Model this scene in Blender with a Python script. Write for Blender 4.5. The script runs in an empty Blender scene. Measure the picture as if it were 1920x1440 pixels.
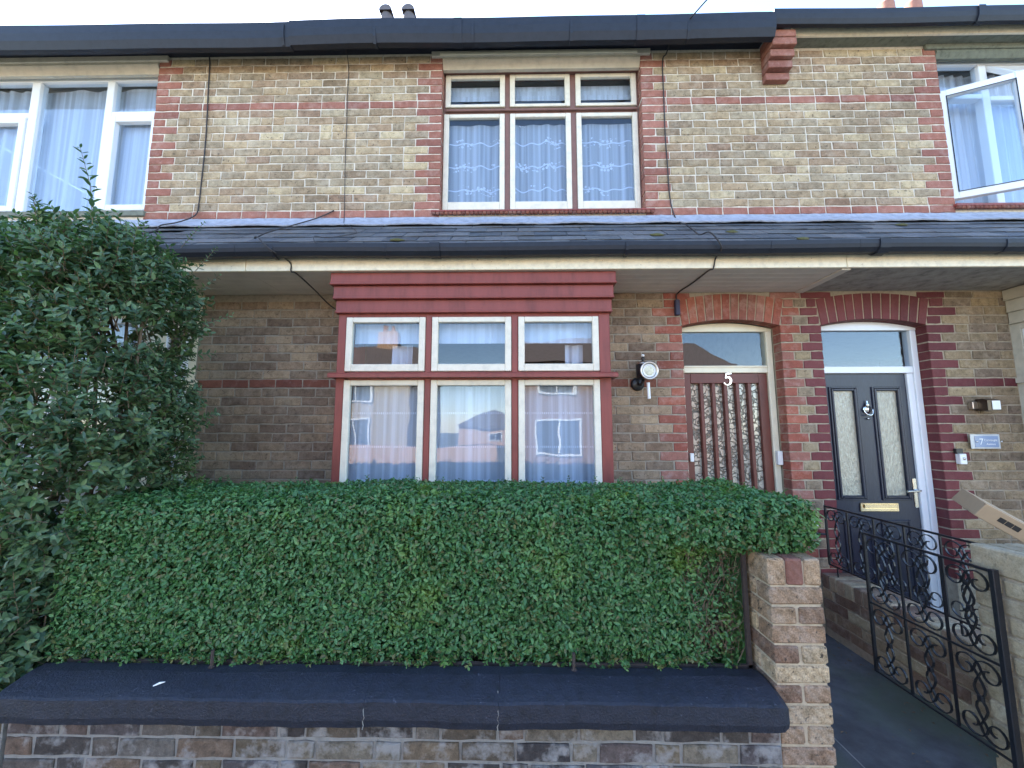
import bpy, math, random
import numpy as np
from mathutils import Vector, Matrix
random.seed(7)
rng = np.random.default_rng(11)
R = math.radians
scene = bpy.context.scene
col = scene.collection

# ------------------------------------------------------------------ camera
cam_d = bpy.data.cameras.new('camera'); cam = bpy.data.objects.new('camera', cam_d); col.objects.link(cam)
cam_d.sensor_fit = 'HORIZONTAL'; cam_d.sensor_width = 36.0; cam_d.lens = 36.0 * 753.0 / 1920.0
cam_d.clip_start = 0.02; cam_d.clip_end = 900
cam.location = (0, 0, 0)
cam.rotation_euler = (R(90 + 6.519), R(0.018), R(0.908))
scene.camera = cam

# ------------------------------------------------------------------ light
SUN_EL, SUN_AZ = 45.65, -31.9            # azimuth from +Y towards +X
world = bpy.data.worlds.new('World'); scene.world = world; world.use_nodes = True
wn = world.node_tree; wn.nodes.clear()
sky = wn.nodes.new('ShaderNodeTexSky'); sky.sky_type = 'NISHITA'; sky.sun_disc = False
sky.sun_elevation = R(SUN_EL); sky.sun_rotation = R(SUN_AZ)
sky.air_density = 1.0; sky.dust_density = 0.25; sky.ozone_density = 1.8
bg = wn.nodes.new('ShaderNodeBackground'); bg.inputs[1].default_value = 0.125
wo = wn.nodes.new('ShaderNodeOutputWorld')
wn.links.new(sky.outputs[0], bg.inputs[0]); wn.links.new(bg.outputs[0], wo.inputs[0])
sl = bpy.data.lights.new('sun', 'SUN'); sl.energy = 5.0; sl.angle = R(0.5); sl.color = (1.0, 0.92, 0.80)
sun = bpy.data.objects.new('sun', sl); col.objects.link(sun)
sd = Vector((math.sin(R(SUN_AZ)) * math.cos(R(SUN_EL)), math.cos(R(SUN_AZ)) * math.cos(R(SUN_EL)), math.sin(R(SUN_EL))))
sun.rotation_euler = sd.to_track_quat('Z', 'Y').to_euler(); sun.location = sd * 40
scene.view_settings.view_transform = 'Standard'; scene.view_settings.look = 'None'
scene.view_settings.gamma = 1.0; scene.view_settings.exposure = 2.72
scene.view_settings.use_curve_mapping = False

# ------------------------------------------------------------------ helpers
def tag(o, label=None, cat=None, group=None, kind=None):
    if label: o['label'] = label
    if cat: o['category'] = cat
    if group: o['group'] = group
    if kind: o['kind'] = kind
    return o
def empty(name, loc, label=None, cat=None, group=None):
    o = bpy.data.objects.new(name, None); col.objects.link(o); o.location = loc; o.empty_display_size = 0.1
    return tag(o, label, cat, group)
def put(name, me, mat=None, parent=None, loc=(0, 0, 0), rot=(0, 0, 0), scale=(1, 1, 1)):
    """link a mesh; loc is a world position (parents are unrotated, unscaled)"""
    o = bpy.data.objects.new(name, me); col.objects.link(o)
    if mat is not None:
        if len(me.materials) == 0: me.materials.append(mat)
        if me.materials[0] is not mat:
            o.material_slots[0].link = 'OBJECT'; o.material_slots[0].material = mat
    off = Vector((0, 0, 0))
    if parent is not None:
        o.parent = parent
        p = parent
        while p is not None:
            off += Vector(p.location); p = p.parent
    o.location = Vector(loc) - off; o.rotation_euler = rot; o.scale = scale
    return o
class MB:
    def __init__(s): s.v = []; s.f = []
    def add(s, vs, fs):
        n = len(s.v); s.v += [tuple(v) for v in vs]; s.f += [tuple(i + n for i in f) for f in fs]; return s
    def box(s, x0, x1, y0, y1, z0, z1, c=0.0):
        if c > 0:
            vs = []
            for (X, sx) in ((x0, 1), (x1, -1)):
                for (Y, sy) in ((y0, 1), (y1, -1)):
                    for (Z, sz) in ((z0, 1), (z1, -1)):
                        vs += [(X, Y + sy * c, Z + sz * c), (X + sx * c, Y, Z + sz * c), (X + sx * c, Y + sy * c, Z)]
            def i(a, b, d, k): return (a * 4 + b * 2 + d) * 3 + k
            fs = []
            for a in (0, 1):
                q = [i(a, 0, 0, 0), i(a, 0, 1, 0), i(a, 1, 1, 0), i(a, 1, 0, 0)]; fs.append(q if a == 0 else q[::-1])
                q = [i(0, a, 0, 1), i(1, a, 0, 1), i(1, a, 1, 1), i(0, a, 1, 1)]; fs.append(q if a == 0 else q[::-1])
                q = [i(0, 0, a, 2), i(0, 1, a, 2), i(1, 1, a, 2), i(1, 0, a, 2)]; fs.append(q if a == 0 else q[::-1])
            for b in (0, 1):
                for d in (0, 1):
                    fs.append([i(0, b, d, 1), i(1, b, d, 1), i(1, b, d, 2), i(0, b, d, 2)])
                    fs.append([i(b, 0, d, 0), i(b, 1, d, 0), i(b, 1, d, 2), i(b, 0, d, 2)])
                    fs.append([i(b, d, 0, 0), i(b, d, 1, 0), i(b, d, 1, 1), i(b, d, 0, 1)])
            for a in (0, 1):
                for b in (0, 1):
                    for d in (0, 1): fs.append([i(a, b, d, 0), i(a, b, d, 1), i(a, b, d, 2)])
            return s.add(vs, fs)
        vs = [(x0, y0, z0), (x1, y0, z0), (x1, y1, z0), (x0, y1, z0), (x0, y0, z1), (x1, y0, z1), (x1, y1, z1), (x0, y1, z1)]
        return s.add(vs, [(0, 3, 2, 1), (4, 5, 6, 7), (0, 1, 5, 4), (1, 2, 6, 5), (2, 3, 7, 6), (3, 0, 4, 7)])
    def tube(s, pts, r, n=6, closed=False, flat=None):
        """sweep along pts; r float or list; flat=(normal, half width along normal) gives a flat bar"""
        P = [Vector(p) for p in pts]; m = len(P); rr = r if isinstance(r, (list, tuple)) else [r] * m
        base = len(s.v); last = None
        for k, p in enumerate(P):
            if closed: t = (P[(k + 1) % m] - P[k - 1]).normalized()
            else: t = (P[min(k + 1, m - 1)] - P[max(k - 1, 0)]).normalized()
            if flat: a = Vector(flat[0]).normalized(); b = t.cross(a).normalized()
            else:
                a = last if last is not None else (Vector((0, 0, 1)) if abs(t.z) < .9 else Vector((1, 0, 0)))
                a = (a - t * a.dot(t)).normalized(); last = a; b = t.cross(a)
            if flat:
                w = flat[1]; s.v += [tuple(p + a * w + b * rr[k]), tuple(p - a * w + b * rr[k]), tuple(p - a * w - b * rr[k]), tuple(p + a * w - b * rr[k])]
            else:
                for j in range(n):
                    an = 2 * math.pi * j / n
                    s.v.append(tuple(p + (a * math.cos(an) + b * math.sin(an)) * rr[k]))
        q = 4 if flat else n
        for k in range(m if closed else m - 1):
            k2 = (k + 1) % m
            for j in range(q):
                j2 = (j + 1) % q
                s.f.append((base + k * q + j, base + k * q + j2, base + k2 * q + j2, base + k2 * q + j))
        if not closed:
            s.f.append(tuple(base + j for j in range(q))[::-1]); s.f.append(tuple(base + (m - 1) * q + j for j in range(q)))
        return s
    def lathe(s, prof, n=24, c=(0, 0, 0), axis='Z'):
        """prof list of (r, h)"""
        base = len(s.v)
        for (r, h) in prof:
            for j in range(n):
                a = 2 * math.pi * j / n; x, y = r * math.cos(a), r * math.sin(a)
                if axis == 'Z': v = (c[0] + x, c[1] + y, c[2] + h)
                elif axis == 'Y': v = (c[0] + x, c[1] + h, c[2] + y)
                else: v = (c[0] + h, c[1] + x, c[2] + y)
                s.v.append(v)
        for k in range(len(prof) - 1):
            for j in range(n):
                j2 = (j + 1) % n; s.f.append((base + k * n + j, base + k * n + j2, base + (k + 1) * n + j2, base + (k + 1) * n + j))
        s.f.append(tuple(base + j for j in range(n))[::-1]); s.f.append(tuple(base + (len(prof) - 1) * n + j for j in range(n)))
        return s
    def extrude_x(s, prof, x0, x1, n=1, fn=None):
        """profile of (y,z) swept along x; fn(x,y,z) may displace"""
        m = len(prof); base = len(s.v)
        for i in range(n + 1):
            x = x0 + (x1 - x0) * i / n
            for (y, z) in prof: s.v.append(fn(x, y, z) if fn else (x, y, z))
        for i in range(n):
            for j in range(m):
                j2 = (j + 1) % m; s.f.append((base + i * m + j, base + i * m + j2, base + (i + 1) * m + j2, base + (i + 1) * m + j))
        s.f.append(tuple(base + j for j in range(m))[::-1]); s.f.append(tuple(base + n * m + j for j in range(m)))
        return s
    def mesh(s, name, smooth=False):
        me = bpy.data.meshes.new(name); me.from_pydata(s.v, [], s.f); me.validate(); me.update()
        import bmesh
        b = bmesh.new(); b.from_mesh(me); bmesh.ops.recalc_face_normals(b, faces=b.faces); b.to_mesh(me); b.free()
        if smooth:
            me.polygons.foreach_set('use_smooth', [True] * len(me.polygons))
        return me
    def build(s, name, mat, parent=None, smooth=False):
        """verts are world coordinates; origin moved to the first corner of the bounds"""
        c = Vector((sum(v[0] for v in s.v) / len(s.v), sum(v[1] for v in s.v) / len(s.v), min(v[2] for v in s.v)))
        s.v = [(v[0] - c.x, v[1] - c.y, v[2] - c.z) for v in s.v]
        return put(name, s.mesh(name, smooth), mat, parent, c)

# ------------------------------------------------------------------ materials
def new_mat(name):
    m = bpy.data.materials.new(name); m.use_nodes = True; nt = m.node_tree
    return m, nt, nt.nodes['Principled BSDF']
def N(nt, t, **kw):
    n = nt.nodes.new(t)
    for k, v in kw.items():
        if hasattr(n, k): setattr(n, k, v)
    return n
def setin(n, **kw):
    for k, v in kw.items(): n.inputs[k.replace('_', ' ')].default_value = v
    return n
def noise(nt, vec, scale, detail=4, rough=.6, dist=0):
    n = N(nt, 'ShaderNodeTexNoise'); n.inputs['Scale'].default_value = scale; n.inputs['Detail'].default_value = detail
    n.inputs['Roughness'].default_value = rough; n.inputs['Distortion'].default_value = dist
    if vec is not None: nt.links.new(vec, n.inputs['Vector'])
    return n.outputs['Fac']
def ramp(nt, fac, stops, interp='LINEAR'):
    r = N(nt, 'ShaderNodeValToRGB'); r.color_ramp.interpolation = interp
    e = r.color_ramp.elements
    while len(e) < len(stops): e.new(0.5)
    for k, (p, c) in enumerate(stops):
        e[k].position = p; e[k].color = (c[0], c[1], c[2], 1) if not isinstance(c, (int, float)) else (c, c, c, 1)
    nt.links.new(fac, r.inputs[0]); return r.outputs[0]
def mixc(nt, fac, a, b, mode='MIX'):
    m = N(nt, 'ShaderNodeMix', data_type='RGBA', blend_type=mode)
    for i, x in ((0, fac), (6, a), (7, b)):
        if hasattr(x, 'links'): nt.links.new(x, m.inputs[i])
        elif isinstance(x, (int, float)): m.inputs[i].default_value = x if i == 0 else (x, x, x, 1)
        else: m.inputs[i].default_value = (x[0], x[1], x[2], 1)
    return m.outputs[2]
def mathn(nt, op, a, b=None):
    m = N(nt, 'ShaderNodeMath', operation=op)
    for i, x in ((0, a), (1, b)):
        if x is None: continue
        if hasattr(x, 'links'): nt.links.new(x, m.inputs[i])
        else: m.inputs[i].default_value = x
    return m.outputs[0]
def bump(nt, h, strength, dist=.01):
    b = N(nt, 'ShaderNodeBump'); b.inputs['Strength'].default_value = strength; b.inputs['Distance'].default_value = dist
    nt.links.new(h, b.inputs['Height']); return b.outputs[0]
def rnd(nt):
    o = N(nt, 'ShaderNodeObjectInfo').outputs['Random']; g = N(nt, 'ShaderNodeNewGeometry')
    return mathn(nt, 'FRACT', mathn(nt, 'ADD', o, mathn(nt, 'MULTIPLY', g.outputs['Random Per Island'], 0.73))), g.outputs['Position']

def brick_mat(name, cols, dirt=.35, specks=.5, lime=.0, b=.5, rough=.9, stria=0, limecol=(.62, .58, .52), fine=.35):
    m, nt, p = new_mat(name); r, pos = rnd(nt)
    k = len(cols); c = ramp(nt, r, [(i / k, cols[i]) for i in range(k)], 'LINEAR')
    n1 = noise(nt, pos, 26, 5, .65); n2 = noise(nt, pos, 9, 3); n3 = noise(nt, pos, 150, 3, .7)
    c = mixc(nt, dirt, c, ramp(nt, n1, [(.25, .45), (.5, 1.0), (.75, 1.45)]), 'MULTIPLY')
    c = mixc(nt, fine, c, ramp(nt, n3, [(.3, .5), (.65, 1.4)]), 'MULTIPLY')
    c = mixc(nt, .7, c, ramp(nt, noise(nt, pos, 1.7, 4, .6), [(.3, (.68, .64, .62)), (.55, 1.0), (.75, 1.18)]), 'MULTIPLY')
    sp = ramp(nt, noise(nt, pos, 42, 2, .5), [(.66, 0.0), (.71, 1.0)])
    c = mixc(nt, mathn(nt, 'MULTIPLY', sp, specks), c, (.06, .045, .035))
    if lime > 0:
        lm = ramp(nt, mathn(nt, 'ADD', mathn(nt, 'MULTIPLY', n2, .65), mathn(nt, 'MULTIPLY', n1, .35)), [(.5, 0.0), (.62, 1.0)])
        c = mixc(nt, mathn(nt, 'MULTIPLY', lm, lime), c, limecol)
    h = mathn(nt, 'ADD', mathn(nt, 'MULTIPLY', n1, .6), mathn(nt, 'MULTIPLY', n3, .25))
    if stria:
        w = N(nt, 'ShaderNodeTexWave', wave_type='BANDS', bands_direction='DIAGONAL'); setin(w, Scale=stria, Distortion=1.2, Detail=1.0)
        nt.links.new(pos, w.inputs['Vector']); h = mathn(nt, 'ADD', h, mathn(nt, 'MULTIPLY', w.outputs['Fac'], .35))
    nt.links.new(c, p.inputs['Base Color']); nt.links.new(bump(nt, h, b, .008), p.inputs['Normal'])
    p.inputs['Roughness'].default_value = rough; p.inputs['Specular IOR Level'].default_value = .25
    return m
def plain(name, c, rough=.6, metal=0, grime=.25, gscale=14, b=.0, bscale=90, spec=.5, streak=False, chips=0, chipcol=(.2, .1, .07)):
    m, nt, p = new_mat(name); g = N(nt, 'ShaderNodeNewGeometry').outputs['Position']
    vec = g
    if streak:
        mp = N(nt, 'ShaderNodeMapping'); mp.inputs['Scale'].default_value = (1, 1, .18); nt.links.new(g, mp.inputs[0]); vec = mp.outputs[0]
    n = noise(nt, vec, gscale, 6, .65)
    cc = mixc(nt, grime, c, ramp(nt, n, [(.25, .35), (.5, 1.0), (.75, 1.35)]), 'MULTIPLY')
    if chips:
        cm = ramp(nt, noise(nt, g, 38, 6, .75), [(chips, 0.0), (chips + .015, 1.0)])
        cc = mixc(nt, cm, cc, chipcol)
    nt.links.new(cc, p.inputs['Base Color']); p.inputs['Roughness'].default_value = rough; p.inputs['Metallic'].default_value = metal
    p.inputs['Specular IOR Level'].default_value = spec
    if b: nt.links.new(bump(nt, noise(nt, g, bscale, 4, .6), b, .004), p.inputs['Normal'])
    return m

M = {}
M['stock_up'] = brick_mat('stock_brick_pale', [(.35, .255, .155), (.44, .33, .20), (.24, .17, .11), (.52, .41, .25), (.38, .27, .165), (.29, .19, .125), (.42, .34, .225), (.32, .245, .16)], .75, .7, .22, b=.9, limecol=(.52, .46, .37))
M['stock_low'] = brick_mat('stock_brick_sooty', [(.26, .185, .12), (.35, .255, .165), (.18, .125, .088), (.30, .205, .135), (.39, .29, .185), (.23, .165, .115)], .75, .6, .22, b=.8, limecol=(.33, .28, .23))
M['stock_7'] = brick_mat('stock_brick_yellow', [(.29, .215, .125), (.36, .275, .16), (.20, .15, .10), (.41, .31, .18), (.24, .18, .125)], .75, .5, .25, b=.8, limecol=(.42, .36, .28))
M['red_up'] = brick_mat('red_brick_soft', [(.31, .135, .10), (.35, .155, .115), (.26, .11, .085), (.33, .14, .10)], .4, .15, .12)
M['red_low'] = brick_mat('red_brick_orange', [(.33, .105, .068), (.27, .085, .062), (.37, .13, .085), (.24, .085, .062), (.32, .145, .11)], .35, .15, .16)
M['red_dark'] = brick_mat('red_brick_dark', [(.20, .075, .055), (.16, .06, .045), (.23, .09, .06)], .4, .3, .08)  # darker red brick of the lower string course and the sill tiles
M['maroon'] = brick_mat('painted_maroon_brick', [(.155, .036, .038), (.17, .042, .042), (.14, .033, .036)], .18, .05, .02, b=.25, rough=.6)
M['pier'] = brick_mat('buff_drag_brick', [(.40, .285, .165), (.26, .155, .095), (.45, .335, .20), (.33, .215, .125), (.20, .12, .08), (.42, .31, .19)], .8, .9, .12, b=1.0, stria=14, fine=.9)
M['pier_red'] = brick_mat('brown_red_drag_brick', [(.24, .105, .075), (.20, .09, .065)], .3, .1, .03, b=.8, stria=14)
M['divide'] = brick_mat('mixed_buff_brick', [(.36, .27, .17), (.17, .10, .075), (.40, .31, .20), (.11, .055, .05), (.30, .215, .135), (.42, .35, .23)], .5, .3, .12, b=.8)
M['rpier'] = brick_mat('mossy_buff_brick', [(.36, .29, .18), (.31, .25, .165), (.39, .32, .21)], .5, .3, .1, b=1.0)
M['old'] = brick_mat('weathered_old_brick', [(.12, .10, .085), (.05, .043, .042), (.17, .13, .085), (.13, .085, .065), (.075, .07, .075), (.20, .165, .12), (.06, .05, .045)], .95, .6, .85, b=1.0, limecol=(.27, .255, .245))
def mortar(name, c, b=.6):
    return plain(name, c, .95, grime=.5, gscale=30, b=b, bscale=160, spec=.2)
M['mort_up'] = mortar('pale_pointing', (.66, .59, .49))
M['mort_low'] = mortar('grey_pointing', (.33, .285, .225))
M['mort_7'] = mortar('buff_pointing', (.38, .32, .235))
M['mort_pier'] = mortar('buff_mortar', (.45, .365, .26))
M['mort_old'] = mortar('smeared_mortar', (.25, .235, .215), 1.0)
M['mort_div'] = mortar('grey_buff_mortar', (.33, .27, .20))
M['red_paint'] = plain('dull_red_paint', (.235, .050, .038), .5, grime=.55, gscale=13, b=.3, streak=True, chips=.735, chipcol=(.42, .33, .27))
M['brown_paint'] = plain('faded_brown_paint', (.20, .10, .08), .6, grime=.35, gscale=12, b=.2)
M['cream'] = plain('flaking_cream_paint', (.74, .67, .54), .5, grime=.25, gscale=16, b=.25, chips=.685, chipcol=(.30, .23, .17))
M['cream2'] = plain('clean_cream_paint', (.80, .73, .55), .45, grime=.15, gscale=12, b=.1)
M['fascia'] = plain('rust_stained_cream_fascia', (.86, .76, .57), .5, grime=.3, gscale=22, b=.3, chips=.66, chipcol=(.36, .22, .11))
M['upvc'] = plain('white_plastic', (.80, .81, .82), .3, grime=.05, gscale=4)
M['gutter'] = plain('black_gutter_plastic', (.014, .017, .026), .55, grime=.5, gscale=18, b=.15, spec=.35)
M['lintel'] = plain('painted_render_lintel', (.55, .50, .40), .8, grime=.3, gscale=12, b=.5)
M['lintel7'] = plain('mossy_cement_lintel', (.17, .18, .14), .95, grime=.7, gscale=20, b=1.0, bscale=60)
M['soffit'] = plain('matt_beige_soffit_paint', (.66, .60, .52), .7, grime=.2, gscale=7, b=.1)
M['soffit7'] = plain('weathered_grey_soffit', (.34, .315, .275), .9, grime=.8, gscale=14, b=.9, bscale=26, chips=.64, chipcol=(.55, .52, .46))
M['slate'] = brick_mat('blue_grey_slate', [(.085, .092, .105), (.12, .125, .135), (.07, .078, .09), (.105, .108, .112), (.14, .14, .145)], .5, .3, .15, b=.5, rough=.6, limecol=(.22, .22, .20))
M['flash'] = plain('white_washed_flashing', (.34, .36, .42), .6, grime=.6, gscale=20, b=.5, bscale=30, chips=.64, chipcol=(.22, .22, .24))
M['iron'] = plain('black_gloss_iron', (.012, .013, .017), .35, grime=.3, gscale=30, b=.2)
M['cable'] = plain('old_black_cable', (.035, .03, .03), .7)
M['coping'] = plain('navy_black_coping_paint', (.0125, .0145, .025), .62, grime=1.0, gscale=26, b=1.0, bscale=110, spec=.5, chips=.635, chipcol=(.06, .063, .085))
M['chrome'] = plain('polished_chrome', (.75, .74, .70), .15, metal=1, grime=.1)
M['brass'] = plain('pale_brass', (.86, .70, .46), .22, metal=1, grime=.1)
M['steel'] = plain('brushed_steel', (.55, .52, .47), .35, metal=1, grime=.2)
M['black_metal'] = plain('black_lamp_metal', (.03, .03, .032), .35, metal=.3)
M['mahogany'] = plain('mahogany_stain', (.125, .030, .020), .42, grime=.35, gscale=10, b=.05, streak=True)
M['card'] = plain('brown_cardboard', (.42, .29, .17), .85, grime=.12, gscale=20)
M['tape'] = plain('tan_parcel_tape', (.50, .39, .26), .4, grime=.1)
M['print'] = plain('black_print', (.03, .025, .02), .8)
M['white'] = plain('white_enamel', (.82, .82, .80), .35, grime=.05)
M['interior'] = plain('dim_room_plaster', (.30, .29, .28), .9)
M['bark'] = plain('privet_bark', (.16, .115, .075), .9, grime=.5, gscale=60, b=.5)
M['terracotta'] = plain('terracotta_pot', (.34, .15, .10), .8, grime=.3)
M['darkpot'] = plain('sooty_clay_pot', (.10, .09, .10), .8, grime=.3)
M['soil'] = plain('garden_soil', (.07, .05, .035), .95, grime=.6, b=1)
M['dial'] = plain('pale_lens_reflector', (.72, .68, .50), .25, grime=.5, gscale=60, b=1.0, bscale=140)
M['moss'] = plain('moss_cushion', (.09, .085, .03), .95, grime=.5, gscale=60, b=1)

def wood_navy():
    m, nt, p = new_mat('navy_grained_door_skin'); g = N(nt, 'ShaderNodeNewGeometry').outputs['Position']
    mp = N(nt, 'ShaderNodeMapping'); mp.inputs['Scale'].default_value = (9, 9, 1.3); nt.links.new(g, mp.inputs[0])
    n = noise(nt, mp.outputs[0], 6, 4, .6, 1.5)
    nt.links.new(mixc(nt, .5, (.018, .022, .040), ramp(nt, n, [(.3, .6), (.7, 1.5)]), 'MULTIPLY'), p.inputs['Base Color'])
    nt.links.new(bump(nt, n, .35, .003), p.inputs['Normal']); p.inputs['Roughness'].default_value = .38; return m
M['navy'] = wood_navy()
def glass(name, wav=.015, tint=(.9, .95, 1), boost=2.4, add=.06):
    m, nt, p = new_mat(name); nt.nodes.remove(p); out = nt.nodes['Material Output']
    g = N(nt, 'ShaderNodeNewGeometry').outputs['Position']
    tr = N(nt, 'ShaderNodeBsdfTransparent'); tr.inputs[0].default_value = (tint[0], tint[1], tint[2], 1)
    gl = N(nt, 'ShaderNodeBsdfGlossy'); gl.inputs['Roughness'].default_value = 0.004
    bp = bump(nt, noise(nt, g, 2.2, 2, .4), wav, .5); nt.links.new(bp, gl.inputs['Normal'])
    fr = N(nt, 'ShaderNodeLayerWeight'); fr.inputs[0].default_value = .5
    f = mathn(nt, 'MINIMUM', mathn(nt, 'ADD', mathn(nt, 'MULTIPLY', mathn(nt, 'POWER', fr.outputs['Facing'], 4.0), boost), add), 1.0)
    mx = N(nt, 'ShaderNodeMixShader'); nt.links.new(f, mx.inputs[0]); nt.links.new(tr.outputs[0], mx.inputs[1]); nt.links.new(gl.outputs[0], mx.inputs[2])
    nt.links.new(mx.outputs[0], out.inputs[0]); return m
M['glass_old'] = glass('wavy_old_glass', .005, boost=.9, add=.05)
M['glass_new'] = glass('clear_double_glazing', .0006, boost=.9, add=.065)
def obscure(name, kind):
    m, nt, p = new_mat(name); g = N(nt, 'ShaderNodeNewGeometry').outputs['Position']
    if kind == 'lace':
        v = N(nt, 'ShaderNodeTexVoronoi', feature='DISTANCE_TO_EDGE'); setin(v, Scale=20.0)
        dn = N(nt, 'ShaderNodeTexNoise'); dn.inputs['Scale'].default_value = 14; nt.links.new(g, dn.inputs['Vector'])
        mx = mixc(nt, .12, g, dn.outputs['Color']); nt.links.new(mx, v.inputs['Vector'])
        h = ramp(nt, v.outputs['Distance'], [(.02, 0.0), (.10, 1.0)])
        c = mixc(nt, 1.0, (.46, .43, .35), ramp(nt, v.outputs['Distance'], [(.0, .45), (.07, .85), (.2, 1.15), (.4, .75)]), 'MULTIPLY')
        nt.links.new(c, p.inputs['Base Color']); nt.links.new(bump(nt, h, .9, .02), p.inputs['Normal']); p.inputs['Roughness'].default_value = .12
    else:
        mp = N(nt, 'ShaderNodeMapping'); mp.inputs['Scale'].default_value = (1, 1, .3); nt.links.new(g, mp.inputs[0])
        n = noise(nt, mp.outputs[0], 90, 3, .6)
        c = mixc(nt, 1.0, (.40, .38, .29), ramp(nt, n, [(.3, .75), (.7, 1.2)]), 'MULTIPLY')
        nt.links.new(c, p.inputs['Base Color']); nt.links.new(bump(nt, n, .8, .01), p.inputs['Normal']); p.inputs['Roughness'].default_value = .16
    p.inputs['Specular IOR Level'].default_value = 1.0
    return m
M['obs_lace'] = obscure('flower_pattern_obscure_glass', 'lace'); M['obs_rain'] = obscure('rippled_obscure_glass', 'rain')
def net(name, see=.35, lace=False, bands=False):
    m, nt, p = new_mat(name); nt.nodes.remove(p); out = nt.nodes['Material Output']
    g = N(nt, 'ShaderNodeNewGeometry').outputs['Position']
    d = N(nt, 'ShaderNodeBsdfDiffuse'); d.inputs[0].default_value = (.86, .87, .92, 1)
    t = N(nt, 'ShaderNodeBsdfTranslucent'); t.inputs[0].default_value = (.7, .72, .78, 1)
    a = N(nt, 'ShaderNodeMixShader'); a.inputs[0].default_value = .3; nt.links.new(d.outputs[0], a.inputs[1]); nt.links.new(t.outputs[0], a.inputs[2])
    tr = N(nt, 'ShaderNodeBsdfTransparent'); mx = N(nt, 'ShaderNodeMixShader')
    op = None
    sx = N(nt, 'ShaderNodeSeparateXYZ'); nt.links.new(g, sx.inputs[0])
    if lace:
        # rows of sprigs joined by wavy stems, as woven in the net
        z = mathn(nt, 'MULTIPLY', sx.outputs[2], 4.3)
        wob = mathn(nt, 'MULTIPLY', mathn(nt, 'ADD', mathn(nt, 'SINE', mathn(nt, 'MULTIPLY', sx.outputs[0], 17)), mathn(nt, 'SINE', mathn(nt, 'MULTIPLY', sx.outputs[0], 41))), .035)
        fz = mathn(nt, 'ABSOLUTE', mathn(nt, 'SUBTRACT', mathn(nt, 'FRACT', mathn(nt, 'ADD', z, wob)), .5))
        line = mathn(nt, 'LESS_THAN', fz, .025)
        v = N(nt, 'ShaderNodeTexVoronoi'); setin(v, Scale=34.0, Randomness=.8); nt.links.new(g, v.inputs['Vector'])
        spot = mathn(nt, 'LESS_THAN', v.outputs['Distance'], .42)
        cl = mathn(nt, 'GREATER_THAN', noise(nt, g, 7, 1, .5), .52)
        spot = mathn(nt, 'MULTIPLY', mathn(nt, 'MULTIPLY', spot, cl), mathn(nt, 'LESS_THAN', fz, .2))
        op = mathn(nt, 'MAXIMUM', line, spot)
    if bands:
        fz = mathn(nt, 'ABSOLUTE', mathn(nt, 'SUBTRACT', mathn(nt, 'FRACT', mathn(nt, 'MULTIPLY', sx.outputs[2], 4.0)), .5))
        dots = mathn(nt, 'GREATER_THAN', mathn(nt, 'FRACT', mathn(nt, 'MULTIPLY', sx.outputs[0], 70)), .45)
        op = mathn(nt, 'MULTIPLY', mathn(nt, 'LESS_THAN', fz, .03), dots)
    mp = N(nt, 'ShaderNodeMapping'); mp.inputs['Scale'].default_value = (26, 26, .35); nt.links.new(g, mp.inputs[0])
    pleat = ramp(nt, noise(nt, mp.outputs[0], 1.0, 2, .5), [(.38, -.0), (.66, .55)])
    op = mathn(nt, 'ADD', pleat, op) if op is not None else pleat
    base = 1 - see
    if op is not None: f = mathn(nt, 'MINIMUM', mathn(nt, 'ADD', mathn(nt, 'MULTIPLY', op, .6), base - .12), 1.0); nt.links.new(f, mx.inputs[0])
    else: mx.inputs[0].default_value = base
    nt.links.new(tr.outputs[0], mx.inputs[1]); nt.links.new(a.outputs[0], mx.inputs[2]); nt.links.new(mx.outputs[0], out.inputs[0])
    return m
M['net'] = net('sheer_net', .28, bands=True); M['net_lace'] = net('lace_net', .42, lace=True); M['voile'] = net('white_voile', .15)
def leaf_mat(name, cols, patch=None):
    m, nt, p = new_mat(name); r, pos = rnd(nt)
    k = len(cols); c = ramp(nt, r, [(i / k, cols[i]) for i in range(k)])
    if patch:
        f = ramp(nt, noise(nt, pos, 3.2, 3, .6), [(.56, 0.0), (.72, 1.0)]); c = mixc(nt, mathn(nt, 'MULTIPLY', f, .55), c, patch)
    nt.links.new(c, p.inputs['Base Color']); p.inputs['Roughness'].default_value = .42; p.inputs['Specular IOR Level'].default_value = .45
    t = N(nt, 'ShaderNodeBsdfTranslucent'); nt.links.new(mixc(nt, 1.0, c, (1.1, 1.5, .5), 'MULTIPLY'), t.inputs[0])
    mx = N(nt, 'ShaderNodeMixShader'); mx.inputs[0].default_value = .22
    nt.links.new(p.outputs[0], mx.inputs[1]); nt.links.new(t.outputs[0], mx.inputs[2]); nt.links.new(mx.outputs[0], nt.nodes['Material Output'].inputs[0])
    return m
M['leaf_h'] = leaf_mat('clipped_privet_leaf', [(.052, .140, .042), (.085, .21, .062), (.034, .100, .036), (.125, .26, .085), (.065, .170, .052), (.080, .195, .065), (.050, .14, .045), (.13, .13, .05)], (.20, .30, .04))
M['leaf_b'] = leaf_mat('loose_privet_leaf', [(.065, .12, .06), (.11, .19, .085), (.045, .09, .046), (.15, .23, .10), (.08, .14, .065), (.06, .115, .065)], (.12, .17, .05))
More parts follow.
